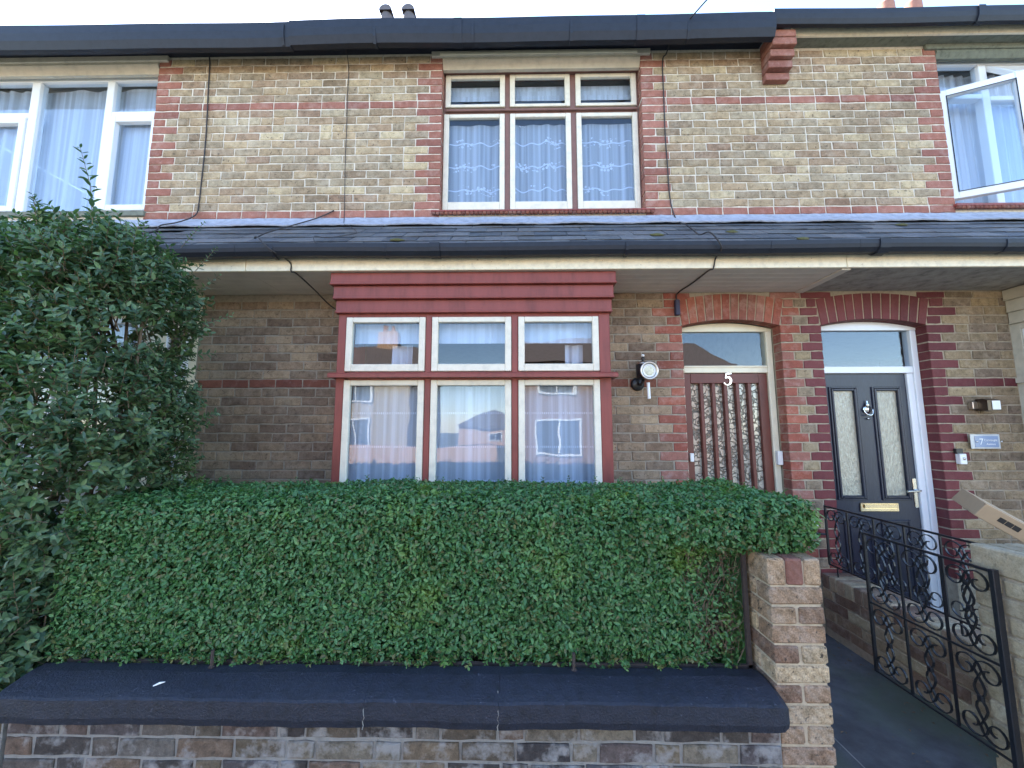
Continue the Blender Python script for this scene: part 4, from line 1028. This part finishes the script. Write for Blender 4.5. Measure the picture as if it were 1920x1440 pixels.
# ------------------------------------------------------------------ leaves
def leaves(name, P, Nn, T, L, Wd, mat, parent):
    """P base points, Nn leaf normals, T leaf directions (unit, perpendicular), L length, Wd half width"""
    n = len(P); B = np.cross(Nn, T)
    prof = [(0, 0, 0), (.28, -.86, .0), (.66, -.80, .0), (1, 0, -.04), (.66, .80, 0), (.28, .86, 0)]
    V = np.empty((n, 6, 3))
    for k, (t_, b_, u_) in enumerate(prof):
        fold = .30 * abs(b_)
        V[:, k] = P + T * (t_ * L)[:, None] + B * (b_ * Wd)[:, None] + Nn * (fold * Wd + u_ * L - .10 * t_ * t_ * L)[:, None]
    V = V.reshape(-1, 3); org = V.mean(0); org[2] = V[:, 2].min(); V -= org
    me = bpy.data.meshes.new(name); me.vertices.add(n * 6); me.vertices.foreach_set('co', V.astype(np.float32).ravel())
    idx = np.arange(n)[:, None] * 6; q = np.concatenate([idx + np.array([[0, 1, 2, 3]]), idx + np.array([[0, 3, 4, 5]])], 1).reshape(-1)
    me.loops.add(len(q)); me.loops.foreach_set('vertex_index', q.astype(np.int32)); me.polygons.add(n * 2)
    me.polygons.foreach_set('loop_start', (np.arange(n * 2) * 4).astype(np.int32))
    me.update(); me.validate()
    return put(name, me, mat, parent, org)
def unit(a): return a / np.maximum(np.linalg.norm(a, axis=1, keepdims=True), 1e-9)
def sn(P, f, ph): return np.sin(P[:, 0] * f + ph) * np.cos(P[:, 1] * f * 1.3 + ph * 2) + np.sin(P[:, 2] * f * 1.1 + ph * 3 + P[:, 0] * f * .5)
def rbox(P, lo, hi, r):
    c = (np.array(lo) + np.array(hi)) / 2; h = (np.array(hi) - np.array(lo)) / 2 - r
    q = np.abs(P - c) - h; return np.linalg.norm(np.maximum(q, 0), axis=1) + np.minimum(q.max(1), 0) - r
def hedge_sdf(P):
    d1 = rbox(P, (-2.16, 1.895, -1.04), (1.015, 2.60, -.318), .085)
    d2 = rbox(P, (.55, 1.80, -.535), (1.312, 2.62, -.318), .065)
    return np.minimum(d1, d2) + .008 * sn(P, 6, .7) + .004 * sn(P, 19, 2)
def grad(f, P, e_=.01):
    g = np.empty_like(P)
    for k in range(3):
        d_ = np.zeros(3); d_[k] = e_; g[:, k] = f(P + d_) - f(P - d_)
    return unit(g)
def sample(f, lo, hi, n, dmin, dmax):
    out = []; tot = 0
    while tot < n:
        P = rng.uniform(lo, hi, (400000, 3)); d_ = f(P); w_ = (d_ < dmax) & (d_ > dmin)
        P = P[w_]; out.append(P); tot += len(P)
    return np.concatenate(out)[:n]
hd_ = empty('hedge', (-.4, 2.24, G), 'clipped dark green privet hedge filling the front garden behind the coping', 'hedge')
def hedge_leaves(n, dmin, dmax, sc=1.0):
    P = sample(hedge_sdf, (-2.25, 1.75, -1.1), (1.42, 2.68, -.24), n, dmin, dmax)
    G_ = grad(hedge_sdf, P)
    keep = (G_[:, 1] < .6) & ~((P[:, 0] > .80) & (P[:, 2] < -.6) & (rng.random(n) < .62))
    P = P[keep]; G_ = G_[keep]; n = len(P)
    Nn = unit(G_ * .75 + np.array([0, -.1, .45]) + rng.normal(0, .55, (n, 3)))
    T = unit(np.cross(Nn, rng.normal(0, 1, (n, 3)))); T = unit(T + G_ * .35 + np.array([0, 0, .15])); T = unit(T - Nn * (T * Nn).sum(1, keepdims=True))
    L = rng.uniform(.0155, .0295, n) * sc; big = rng.random(n) < .05; L[big] *= 1.5
    return P, Nn, T, L, L * rng.uniform(.23, .30, n)
a_ = hedge_leaves(135000, -.04, .003); b2_ = hedge_leaves(60000, -.10, -.035, 1.15)
leaves('foliage', *[np.concatenate([x, y]) for x, y in zip(a_, b2_)], M['leaf_h'], hd_)['kind'] = 'stuff'
# stray shoots hanging below and sticking out
def shoots(bases, dirs, n_pair, gap, L0, wr, nrm=.4):
    Ps, Ns, Ts, Ls, Ws = [], [], [], [], []; st = MB()
    for p, d_ in zip(bases, dirs):
        d_ = Vector(d_).normalized(); side = d_.cross(Vector((random.uniform(-1, 1), random.uniform(-1, 1), random.uniform(-1, 1)))).normalized(); cur = Vector(p); m = random.randint(max(2, n_pair - 3), n_pair + 2)
        path = [cur.copy()]
        bend = Vector((random.uniform(-.2, .2), random.uniform(-.2, .2), random.uniform(-.1, .25)))
        for k in range(m):
            d_ = (d_ + bend * .12).normalized(); cur = cur + d_ * gap * random.uniform(.8, 1.2); path.append(cur.copy())
            side = (Matrix.Rotation(R(85), 3, d_) @ side); side = (side - d_ * side.dot(d_)).normalized()
            l = L0 * random.uniform(.75, 1.15) * (1 - .45 * (k / m) ** 2)
            for s_ in (-1, 1):
                t_ = (side * s_ + d_ * .75 + Vector((0, 0, random.uniform(-.25, .15)))).normalized(); nn = d_ - t_ * d_.dot(t_); nn = (nn + Vector((random.gauss(0, nrm), random.gauss(0, nrm), random.gauss(0, nrm) + .2)))
                nn = (nn - t_ * nn.dot(t_)).normalized()
                Ps.append(cur); Ts.append(t_); Ns.append(nn); Ls.append(l); Ws.append(l * wr * random.uniform(.85, 1.1))
        if len(path) > 2: st.tube([path[0], path[len(path) // 2], path[-1]], [.0022, .0018, .001], 3)
    return [np.array(Ps, float), np.array(Ns, float), np.array(Ts, float), np.array(Ls), np.array(Ws)], st
bs, ds = [], []
for i in range(230):
    x = random.uniform(-2.1, .98); bs.append((x, 1.90 + random.uniform(-.01, .03), -1.0 + random.uniform(-.01, .03))); ds.append((random.uniform(-.3, .3), -.5, random.uniform(-.7, .1)))
for i in range(90):
    x = random.uniform(-1.9, 1.2); bs.append((x, random.uniform(1.95, 2.5), -.33)); ds.append((random.uniform(-.3, .3), random.uniform(-.3, .3), 1))
for i in range(60): bs.append((random.uniform(.5, 1.27), 1.83, random.uniform(-.50, -.35))); ds.append((random.uniform(-.2, .4), -1, random.uniform(-.4, .4)))
arr, st = shoots(bs, ds, 3, .011, .024, .3)
leaves('stray_shoots', *arr, M['leaf_h'], hd_)['kind'] = 'stuff'
tw = MB()
for i in range(900):
    x = random.uniform(-2.0, .99); z = random.uniform(-1.03, -.4); y = random.uniform(1.97, 2.1)
    if i > 260: x = random.uniform(.75, 1.0); y = random.uniform(1.90, 2.0)
    tw.tube([(x, y, z), (x + random.uniform(-.05, .05), y - random.uniform(0, .04), z + random.uniform(.02, .10))], [.0022, .001], 3)
tw.build('twigs', M['bark'], hd_)['kind'] = 'stuff'
stm = MB()
for i in range(16):
    x = -1.95 + i * .19; stm.tube([(x, 2.2, G + .05), (x + .03, 2.22, -1.0), (x + random.uniform(-.08, .08), 2.24, -.45)], [.02, .016, .006], 6)
stm.build('stems', M['bark'], hd_)
core = MB().box(-2.06, .97, 2.03, 2.48, -.98, -.44, .05); core.box(.86, 1.22, 1.93, 2.5, -.47, -.42, .02); core.box(.975, 1.20, 2.10, 2.46, -1.2, -.475, .03); core.build('blocker_core', M['leaf_h'], hd_)  # solid leaf-coloured boxes added inside the hedge to block light and view through

# tall loose bush on the left
bush = empty('bush', (-2.9, 2.3, G), 'tall overgrown privet bush towering over the hedge on the left', 'bush')
def bush_sdf(P):
    Q = P.copy(); z = P[:, 2]
    Q[:, 0] = P[:, 0] + np.interp(z, [-1.3, -.9, -.35, .2, .5, .9, 1.5], [.36, .28, .16, .17, .09, .08, .20])
    Q[:, 2] = z - np.interp(P[:, 0], [-3.6, -2.9, -2.5, -2.15, -1.8], [.07, .02, -.03, -.14, -.22])
    d_ = rbox(Q, (-4.3, 1.84, -1.35), (-1.84, 2.62, 1.15), .27)
    return d_ + .05 * sn(P, 4.2, 1.1) + .025 * sn(P, 11, 3)
P = sample(bush_sdf, (-3.9, 1.75, -1.3), (-1.55, 2.70, 1.55), 20000, -.26, .0)
G_ = grad(bush_sdf, P)
dens = sn(P, 5.5, .3) + .6 * sn(P, 13, 1.9)
hole = (dens < -1.6)
low = (P[:, 0] > -2.45) & (P[:, 2] < .35) & (P[:, 2] > -.5) & (rng.random(len(P)) < .30)
keep = ~hole & ~low & (G_[:, 1] < .75); P = P[keep]; G_ = G_[keep]
D_ = unit(G_ * .8 + np.array([0, 0, .8]) + rng.normal(0, .5, P.shape))
arr, st = shoots([tuple(p) for p in P], [tuple(d_) for d_ in D_], 5, .021, .050, .25, .35)
leaves('foliage', *arr, M['leaf_b'], bush)['kind'] = 'stuff'
st.build('twigs', M['bark'], bush)['kind'] = 'stuff'
# tall sprigs on top and sprays to the right
bs = [(-2.16, 1.9, 1.04), (-2.45, 1.9, 1.04), (-1.92, 2.3, .82), (-1.90, 2.3, .62), (-1.95, 2.3, .95), (-2.05, 2.3, 1.1)]; ds = [(-.05, 0, 1), (-.1, 0, 1), (1, -.1, .75), (1, -.1, .15), (.8, 0, .9), (.7, 0, 1)]
arr, st2 = shoots(bs[:1], ds[:1], 12, .028, .055, .22, .15); leaves('sprig', *arr, M['leaf_b'], bush); st2.build('sprig_stem', M['bark'], bush)
arr, st2 = shoots(bs[1:], ds[1:], 8, .022, .032, .24, .2); leaves('sprig_leaves', *arr, M['leaf_b'], bush)['kind'] = 'stuff'; st2.build('sprig_stems', M['bark'], bush)['kind'] = 'stuff'
br = MB()
for i in range(16):
    x0 = random.uniform(-3.3, -2.2); p = [(x0, random.uniform(2.1, 2.4), G), (x0 + random.uniform(-.1, .15), random.uniform(2.1, 2.4), -.7), (x0 + random.uniform(-.2, .3), random.uniform(2.0, 2.45), .1), (x0 + random.uniform(-.25, .2), random.uniform(2.0, 2.45), .95 + random.uniform(-.2, .2))]
    br.tube(smooth(p, 4), [.017 * (1 - i_ / 14) + .003 for i_ in range(13)], 5)
for i in range(150):
    x0 = random.uniform(-3.4, -2.05); y0 = random.uniform(1.95, 2.4); z0 = random.uniform(-1.1, 1.0); br.tube([(x0, y0, z0), (x0 + random.uniform(-.12, .15), y0 + random.uniform(-.1, .05), z0 + random.uniform(.08, .26))], [.005, .0022], 4)
br.build('branches', M['bark'], bush)

# ------------------------------------------------------------------ lamps, plates, cables
lamp = empty('carriage_lamp', (1.0, 3.30, .3), 'black and chrome carriage lamp with round lens on the brick wall between bay and door', 'lamp')
lc = (1.026, 3.17, .470)
MB().lathe([(.001, 0), (.052, -.002), (.056, -.012), (.04, -.024), (.001, -.03)], 24, (.985, W, .375), 'Y').build('backplate', M['black_metal'], lamp, True)
MB().tube([(.985, 3.30, .375), (.99, 3.24, .36), (1.005, 3.21, .40)], .012, 8).build('arm', M['black_metal'], lamp)
b = MB().lathe([(.046, -.062), (.054, -.06), (.058, .045), (.050, .05), (.040, .062), (.030, .068), (.012, .082), (.010, .09), (.016, .098), (.012, .112), (.001, .118)], 20, (1.005, 3.21, .470)); b.build('body', M['black_metal'], lamp, True)
MB().lathe([(.058, .050), (.062, .054), (.045, .066), (.028, .076)], 20, (1.005, 3.21, .472)).build('cap', M['steel'], lamp, True)
MB().lathe([(.001, 0), (.013, .005), (.013, .016), (.001, .022)], 12, (1.005, 3.21, .585)).build('finial', M['white'], lamp, True)
rim = MB().lathe([(.058, .03), (.069, .0), (.073, -.006), (.073, -.014), (.066, -.018), (.050, -.004), (.050, .02)], 30, (1.03, 3.15, .463), 'Y').build('rim', M['steel'], lamp, True)
MB().lathe([(.049, -.001), (.052, -.006), (.049, -.010), (.045, -.005)], 28, (1.03, 3.15, .463), 'Y').build('inner_ring', M['white'], lamp, True)
MB().lathe([(.044, .0), (.038, -.006), (.02, -.011), (.001, -.012)], 24, (1.03, 3.15, .463), 'Y').build('lens', M['dial'], lamp, True)
MB().tube([(1.030, 3.18, .372), (1.033, 3.18, .245)], .0125, 12).build('candle_tube', M['white'], lamp)

wl = empty('wall_light', (3.73, W, .15), 'small boxy bronze and steel wall light right of the navy door', 'lamp')
MB().box(3.655, 3.70, 3.285, W - .001, .165, .225, .004).build('mount', M['steel'], wl)
MB().extrude_x([(3.215, .150), (3.215, .232), (3.245, .245), (3.30, .245), (3.30, .150)], 3.69, 3.79).build('housing', plain('bronze_metal', (.10, .075, .055), .35, metal=.8), wl)
MB().box(3.722, 3.785, 3.209, 3.214, .158, .228, .002).build('diffuser', M['white'], wl)
pl = empty('name_plate', (3.73, 3.30, -.16), 'pale blue glass house name plate with number 7 on the right wall', 'sign')
MB().box(3.612, 3.842, 3.296, 3.300, -.150, -.036, .001).build('back_glass', plain('frosted_plate_edge', (.55, .57, .56), .15), pl)
MB().box(3.642, 3.826, 3.2925, 3.2955, -.138, -.050, .001).build('blue_panel', plain('blue_grey_plate', (.26, .33, .46), .2, grime=.1), pl)
for xx in (3.652, 3.846): MB().lathe([(.001, -.008), (.006, -.007), (.007, 0)], 10, (xx, 3.292, -.093), 'Y').build('fixing_stud', M['chrome'], pl, True)
def text(s_, size, loc, mat, parent, name='lettering'):
    cu = bpy.data.curves.new('t', 'FONT'); cu.body = s_; cu.size = size; cu.extrude = .0004; cu.align_x = 'CENTER'; cu.resolution_u = 3
    to = bpy.data.objects.new('t', cu); col.objects.link(to); dg = bpy.context.evaluated_depsgraph_get(); dg.update()
    me = bpy.data.meshes.new_from_object(to.evaluated_get(dg)); bpy.data.objects.remove(to); me.materials.clear()
    return put(name, me, mat, parent, loc, (R(90), 0, 0))
text('7', .070, (3.690, 3.2915, -.118), M['white'], pl); text('Connaught', .0235, (3.764, 3.2915, -.090), M['white'], pl); text('Avenue', .0235, (3.764, 3.2915, -.121), M['white'], pl)
db = empty('doorbell', (3.53, W, -.3), 'white box doorbell on the maroon brick edge below the name plate', 'doorbell')
MB().box(3.505, 3.558, 3.288, W - .001, -.272, -.190, .003).build('case', M['white'], db); MB().box(3.495, 3.548, 3.300, W, -.188, -.150, .002).build('bracket', M['black_metal'], db)
MB().lathe([(.012, 0), (.010, -.004), (.001, -.004)], 14, (3.535, 3.287, -.228), 'Y').build('button', M['steel'], db, True)

def cable(pts, label, r=.0055, mat='cable', name='cable'):
    return tag(MB().tube(smooth(pts, 5), r, 6).build(name, M[mat], None, True), label, 'cable')
cable([(1.376, 3.24, 3.49), (1.352, 3.31, 3.40), (1.318, 3.316, 3.33), (1.313, 3.316, 2.935), (1.310, 3.316, 2.6), (1.316, 3.316, 2.368), (1.325, 3.316, 2.02), (1.352, 3.30, 1.83), (1.352, 3.18, 1.705), (1.37, 3.13, 1.665), (1.33, 2.90, 1.49), (1.30, 2.75, 1.385), (1.33, 2.66, 1.355), (1.40, 2.662, 1.25), (1.420, 2.79, 1.225), (1.40, 2.79, 1.15), (1.385, 2.83, 1.150), (1.375, 3.07, 1.150), (1.345, 3.30, 1.145), (1.338, 3.31, 1.09)], 'black cable from eaves past the upper window down to the brown door arch')
cable([(-2.86, 3.24, 3.46), (-2.854, 3.31, 3.42), (-2.846, 3.316, 3.154), (-2.83, 3.316, 2.8), (-2.824, 3.316, 2.518), (-2.828, 3.316, 2.2), (-2.832, 3.316, 2.006), (-2.84, 3.30, 1.88), (-2.90, 3.20, 1.76), (-2.97, 3.12, 1.69), (-2.90, 2.98, 1.56), (-3.1, 2.80, 1.42)], 'thin cable hanging down the wall beside the left white upper window')
cable([(-1.56, 3.24, 3.47), (-1.553, 3.316, 3.3), (-1.553, 3.316, 3.028), (-1.545, 3.316, 2.7), (-1.543, 3.316, 2.400), (-1.53, 3.316, 2.0), (-1.524, 3.31, 1.86), (-1.47, 3.20, 1.73), (-1.414, 3.17, 1.70), (-1.28, 3.0, 1.56), (-1.26, 2.92, 1.50), (-1.40, 2.80, 1.41), (-1.45, 2.70, 1.37), (-1.42, 2.66, 1.30)], 'thin faint cable down the wall midway between the two upper windows', .003)
cable([(-1.62, 3.315, 1.92), (-1.75, 3.28, 1.83), (-1.90, 3.12, 1.67), (-1.96, 2.95, 1.53), (-1.93, 2.78, 1.40), (-1.86, 2.70, 1.37), (-1.74, 2.66, 1.26), (-1.67, 2.79, 1.22), (-1.655, 2.79, 1.15), (-1.64, 2.84, 1.150), (-1.61, 3.05, 1.10), (-1.58, 3.26, 1.04), (-1.45, 3.28, .96)], 'drooping cable looping over the porch gutter left of the red bay')
tag(MB().box(1.318, 1.356, 3.285, W - .001, .955, 1.088, .005).build('junction_box', plain('faded_navy_plastic', (.035, .035, .075), .6)), 'narrow dark junction box at the left foot of the brown door arch', 'box')
cable([(1.376, 3.24, 3.47), (1.75, 2.6, 3.55), (2.2, 1.9, 3.75)], 'overhead wire running up into the sky from the gutter', .006)
wd = MB()
for i in range(26):
    x = random.choice((random.uniform(-2.2, -1.9), random.uniform(-1.75, -1.3), random.uniform(-3.4, -2.6))); h_ = random.uniform(.01, .035)
    wd.tube([(x, 3.10, 3.50), (x + random.uniform(-.02, .02), 3.10, 3.50 + h_ * .7), (x + random.uniform(-.03, .03), 3.10, 3.50 + h_)], .0012, 3)
wd.tube([(-1.62, 3.1, 3.50), (-1.60, 3.1, 3.55), (-1.575, 3.1, 3.572), (-1.55, 3.1, 3.53), (-1.50, 3.1, 3.50)], .0016, 4); wd.tube([(-1.60, 3.1, 3.51), (-1.56, 3.1, 3.545), (-1.50, 3.1, 3.51), (-1.44, 3.1, 3.535), (-1.36, 3.1, 3.51)], .0016, 4)
wd.tube([(-2.95, 3.1, 3.50), (-2.93, 3.1, 3.53), (-2.88, 3.1, 3.525), (-2.86, 3.1, 3.50)], .0018, 4)
tag(wd.build('dry_weeds', M['bark']), 'dry weed stalks growing out of the top gutter', 'weeds', kind='stuff')

# cardboard parcel leaning on a bin beyond the right pier
bn = empty('storage_bin', (3.45, 2.6, G), 'dark storage bin beneath the cardboard parcel by house 7', 'bin')
MB().box(3.22, 3.70, 2.40, 2.85, G + .01, -.85, .02).build('body', M['black_metal'], bn)
MB().box(3.20, 3.72, 2.38, 2.87, -.849, -.818, .01).build('lid', M['black_metal'], bn)
_ex = Vector((.78, -.25, -.57)).normalized(); _ey = Vector((.45, .85, .2)); _ey = (_ey - _ex * _ey.dot(_ex)).normalized(); _ez = _ex.cross(_ey)
px = empty('parcel', Vector((2.897, 2.6, -.455)) + _ex * .25 + _ey * .14 - _ez * .048, 'brown cardboard parcel with tape and black print lying tilted near house 7', 'parcel')
L_, D__, Hh = .50, .28, .096
MB().box(-L_ / 2, L_ / 2, -D__ / 2, D__ / 2, -Hh / 2, Hh / 2, .003).build('carton', M['card'], None)
# ------------------------------------------------------------------ houses across the street (seen in the window reflections)
cart = bpy.data.objects['carton']; 
tp = MB().box(-L_ / 2 - .001, L_ / 2 + .001, -.03, .03, Hh / 2, Hh / 2 + .001).build('tape', M['tape'], None)
pr = []
for i in range(3):
    pr.append(MB().box(-.155 + i * .038, -.120 + i * .038, -D__ / 2 - .0012, -D__ / 2, -.012, .018).build('print_mark', M['print'], None))
RT = Matrix((_ex, _ey, _ez)).transposed().to_4x4()
for o in [cart, tp] + pr:
    m0 = Matrix.Translation(o.location); o.parent = px; o.matrix_local = RT @ m0

def far_house(label, x0, x1, y, zt, ridge, wallm, wins, chim=(), gable=False, depth=7):
    h = empty('house', ((x0 + x1) / 2, y, G), label, 'house', 'houses across the street')
    MB().box(x0, x1, y - depth, y, G, zt).build('wall', M[wallm], h)
    if gable:
        xm = (x0 + x1) / 2
        MB().add([(x0 - .2, y + .2, zt), (x1 + .2, y + .2, zt), (xm, y + .2, ridge), (x0 - .2, y - depth, zt), (x1 + .2, y - depth, zt), (xm, y - depth, ridge)], [(0, 1, 2), (5, 4, 3), (0, 2, 5, 3), (1, 4, 5, 2), (0, 3, 4, 1)]).build('roof', M['far_roof'], h)
    else:
        MB().extrude_x([(y + .25, zt - .05), (y - depth / 2, ridge), (y - depth, zt), (y - depth / 2, zt)], x0 - .1, x1 + .1).build('roof', M['far_roof'], h)
    for (a, b_, c, d_) in wins:
        f = frame_mb(a, b_, c, d_, y + .005, y + .06, .075, .075, .075, 0).box((a + b_) / 2 - .03, (a + b_) / 2 + .03, y + .006, y + .05, c + .11, d_ - .11).build('window', M['upvc'], h)
        MB().box(a + .1, b_ - .1, y + .012, y + .02, c + .1, d_ - .1).build('pane', M['dark_glass'], f)
    for (cx_, cw, ch_) in chim:
        c = MB().box(cx_, cx_ + cw, y - depth / 2 - .3, y - depth / 2 + .3, ridge - .5, ridge + ch_).build('chimney', M['far_orange'], h)
        for q in (.25, .7): MB().lathe([(.13, 0), (.11, .35), (.13, .36), (.001, .37)], 10, (cx_ + cw * q, y - depth / 2, ridge + ch_)).build('chimney_pot', M['terracotta'], c)
    return h
far_house('pale brick house across the street at the left of the gap', -15, -4.6, -11, 2.6, 4.3, 'far_pale', [(-7.6, -6.2, -.8, .5), (-7.6, -6.2, 1.2, 2.2), (-11, -9.5, -.8, .5), (-11, -9.5, 1.2, 2.2)], ((-7.2, 1.0, .7), (-12, 1.0, .7)))
far_house('red brick house across the street with a large white bay', .1, 9.5, -11, 2.9, 4.6, 'far_red', [(.7, 2.7, -1.0, .45), (.9, 2.4, 1.5, 2.5), (4.6, 6.3, -1.0, .45), (4.8, 6.1, 1.5, 2.5)], ((5.5, 1.0, .8),))
far_house('small far gabled house seen through the gap across the street', -6, 1.5, -34, .2, 2.0, 'far_orange', [(-3, -1.5, -1.1, -.2)], gable=True)
fw_ = tag(MB().box(-9, -.8, -9.3, -9.08, G, -.62, .01).build('far_garden_wall', M['far_orange']), 'long low orange brick wall across the street', 'wall')
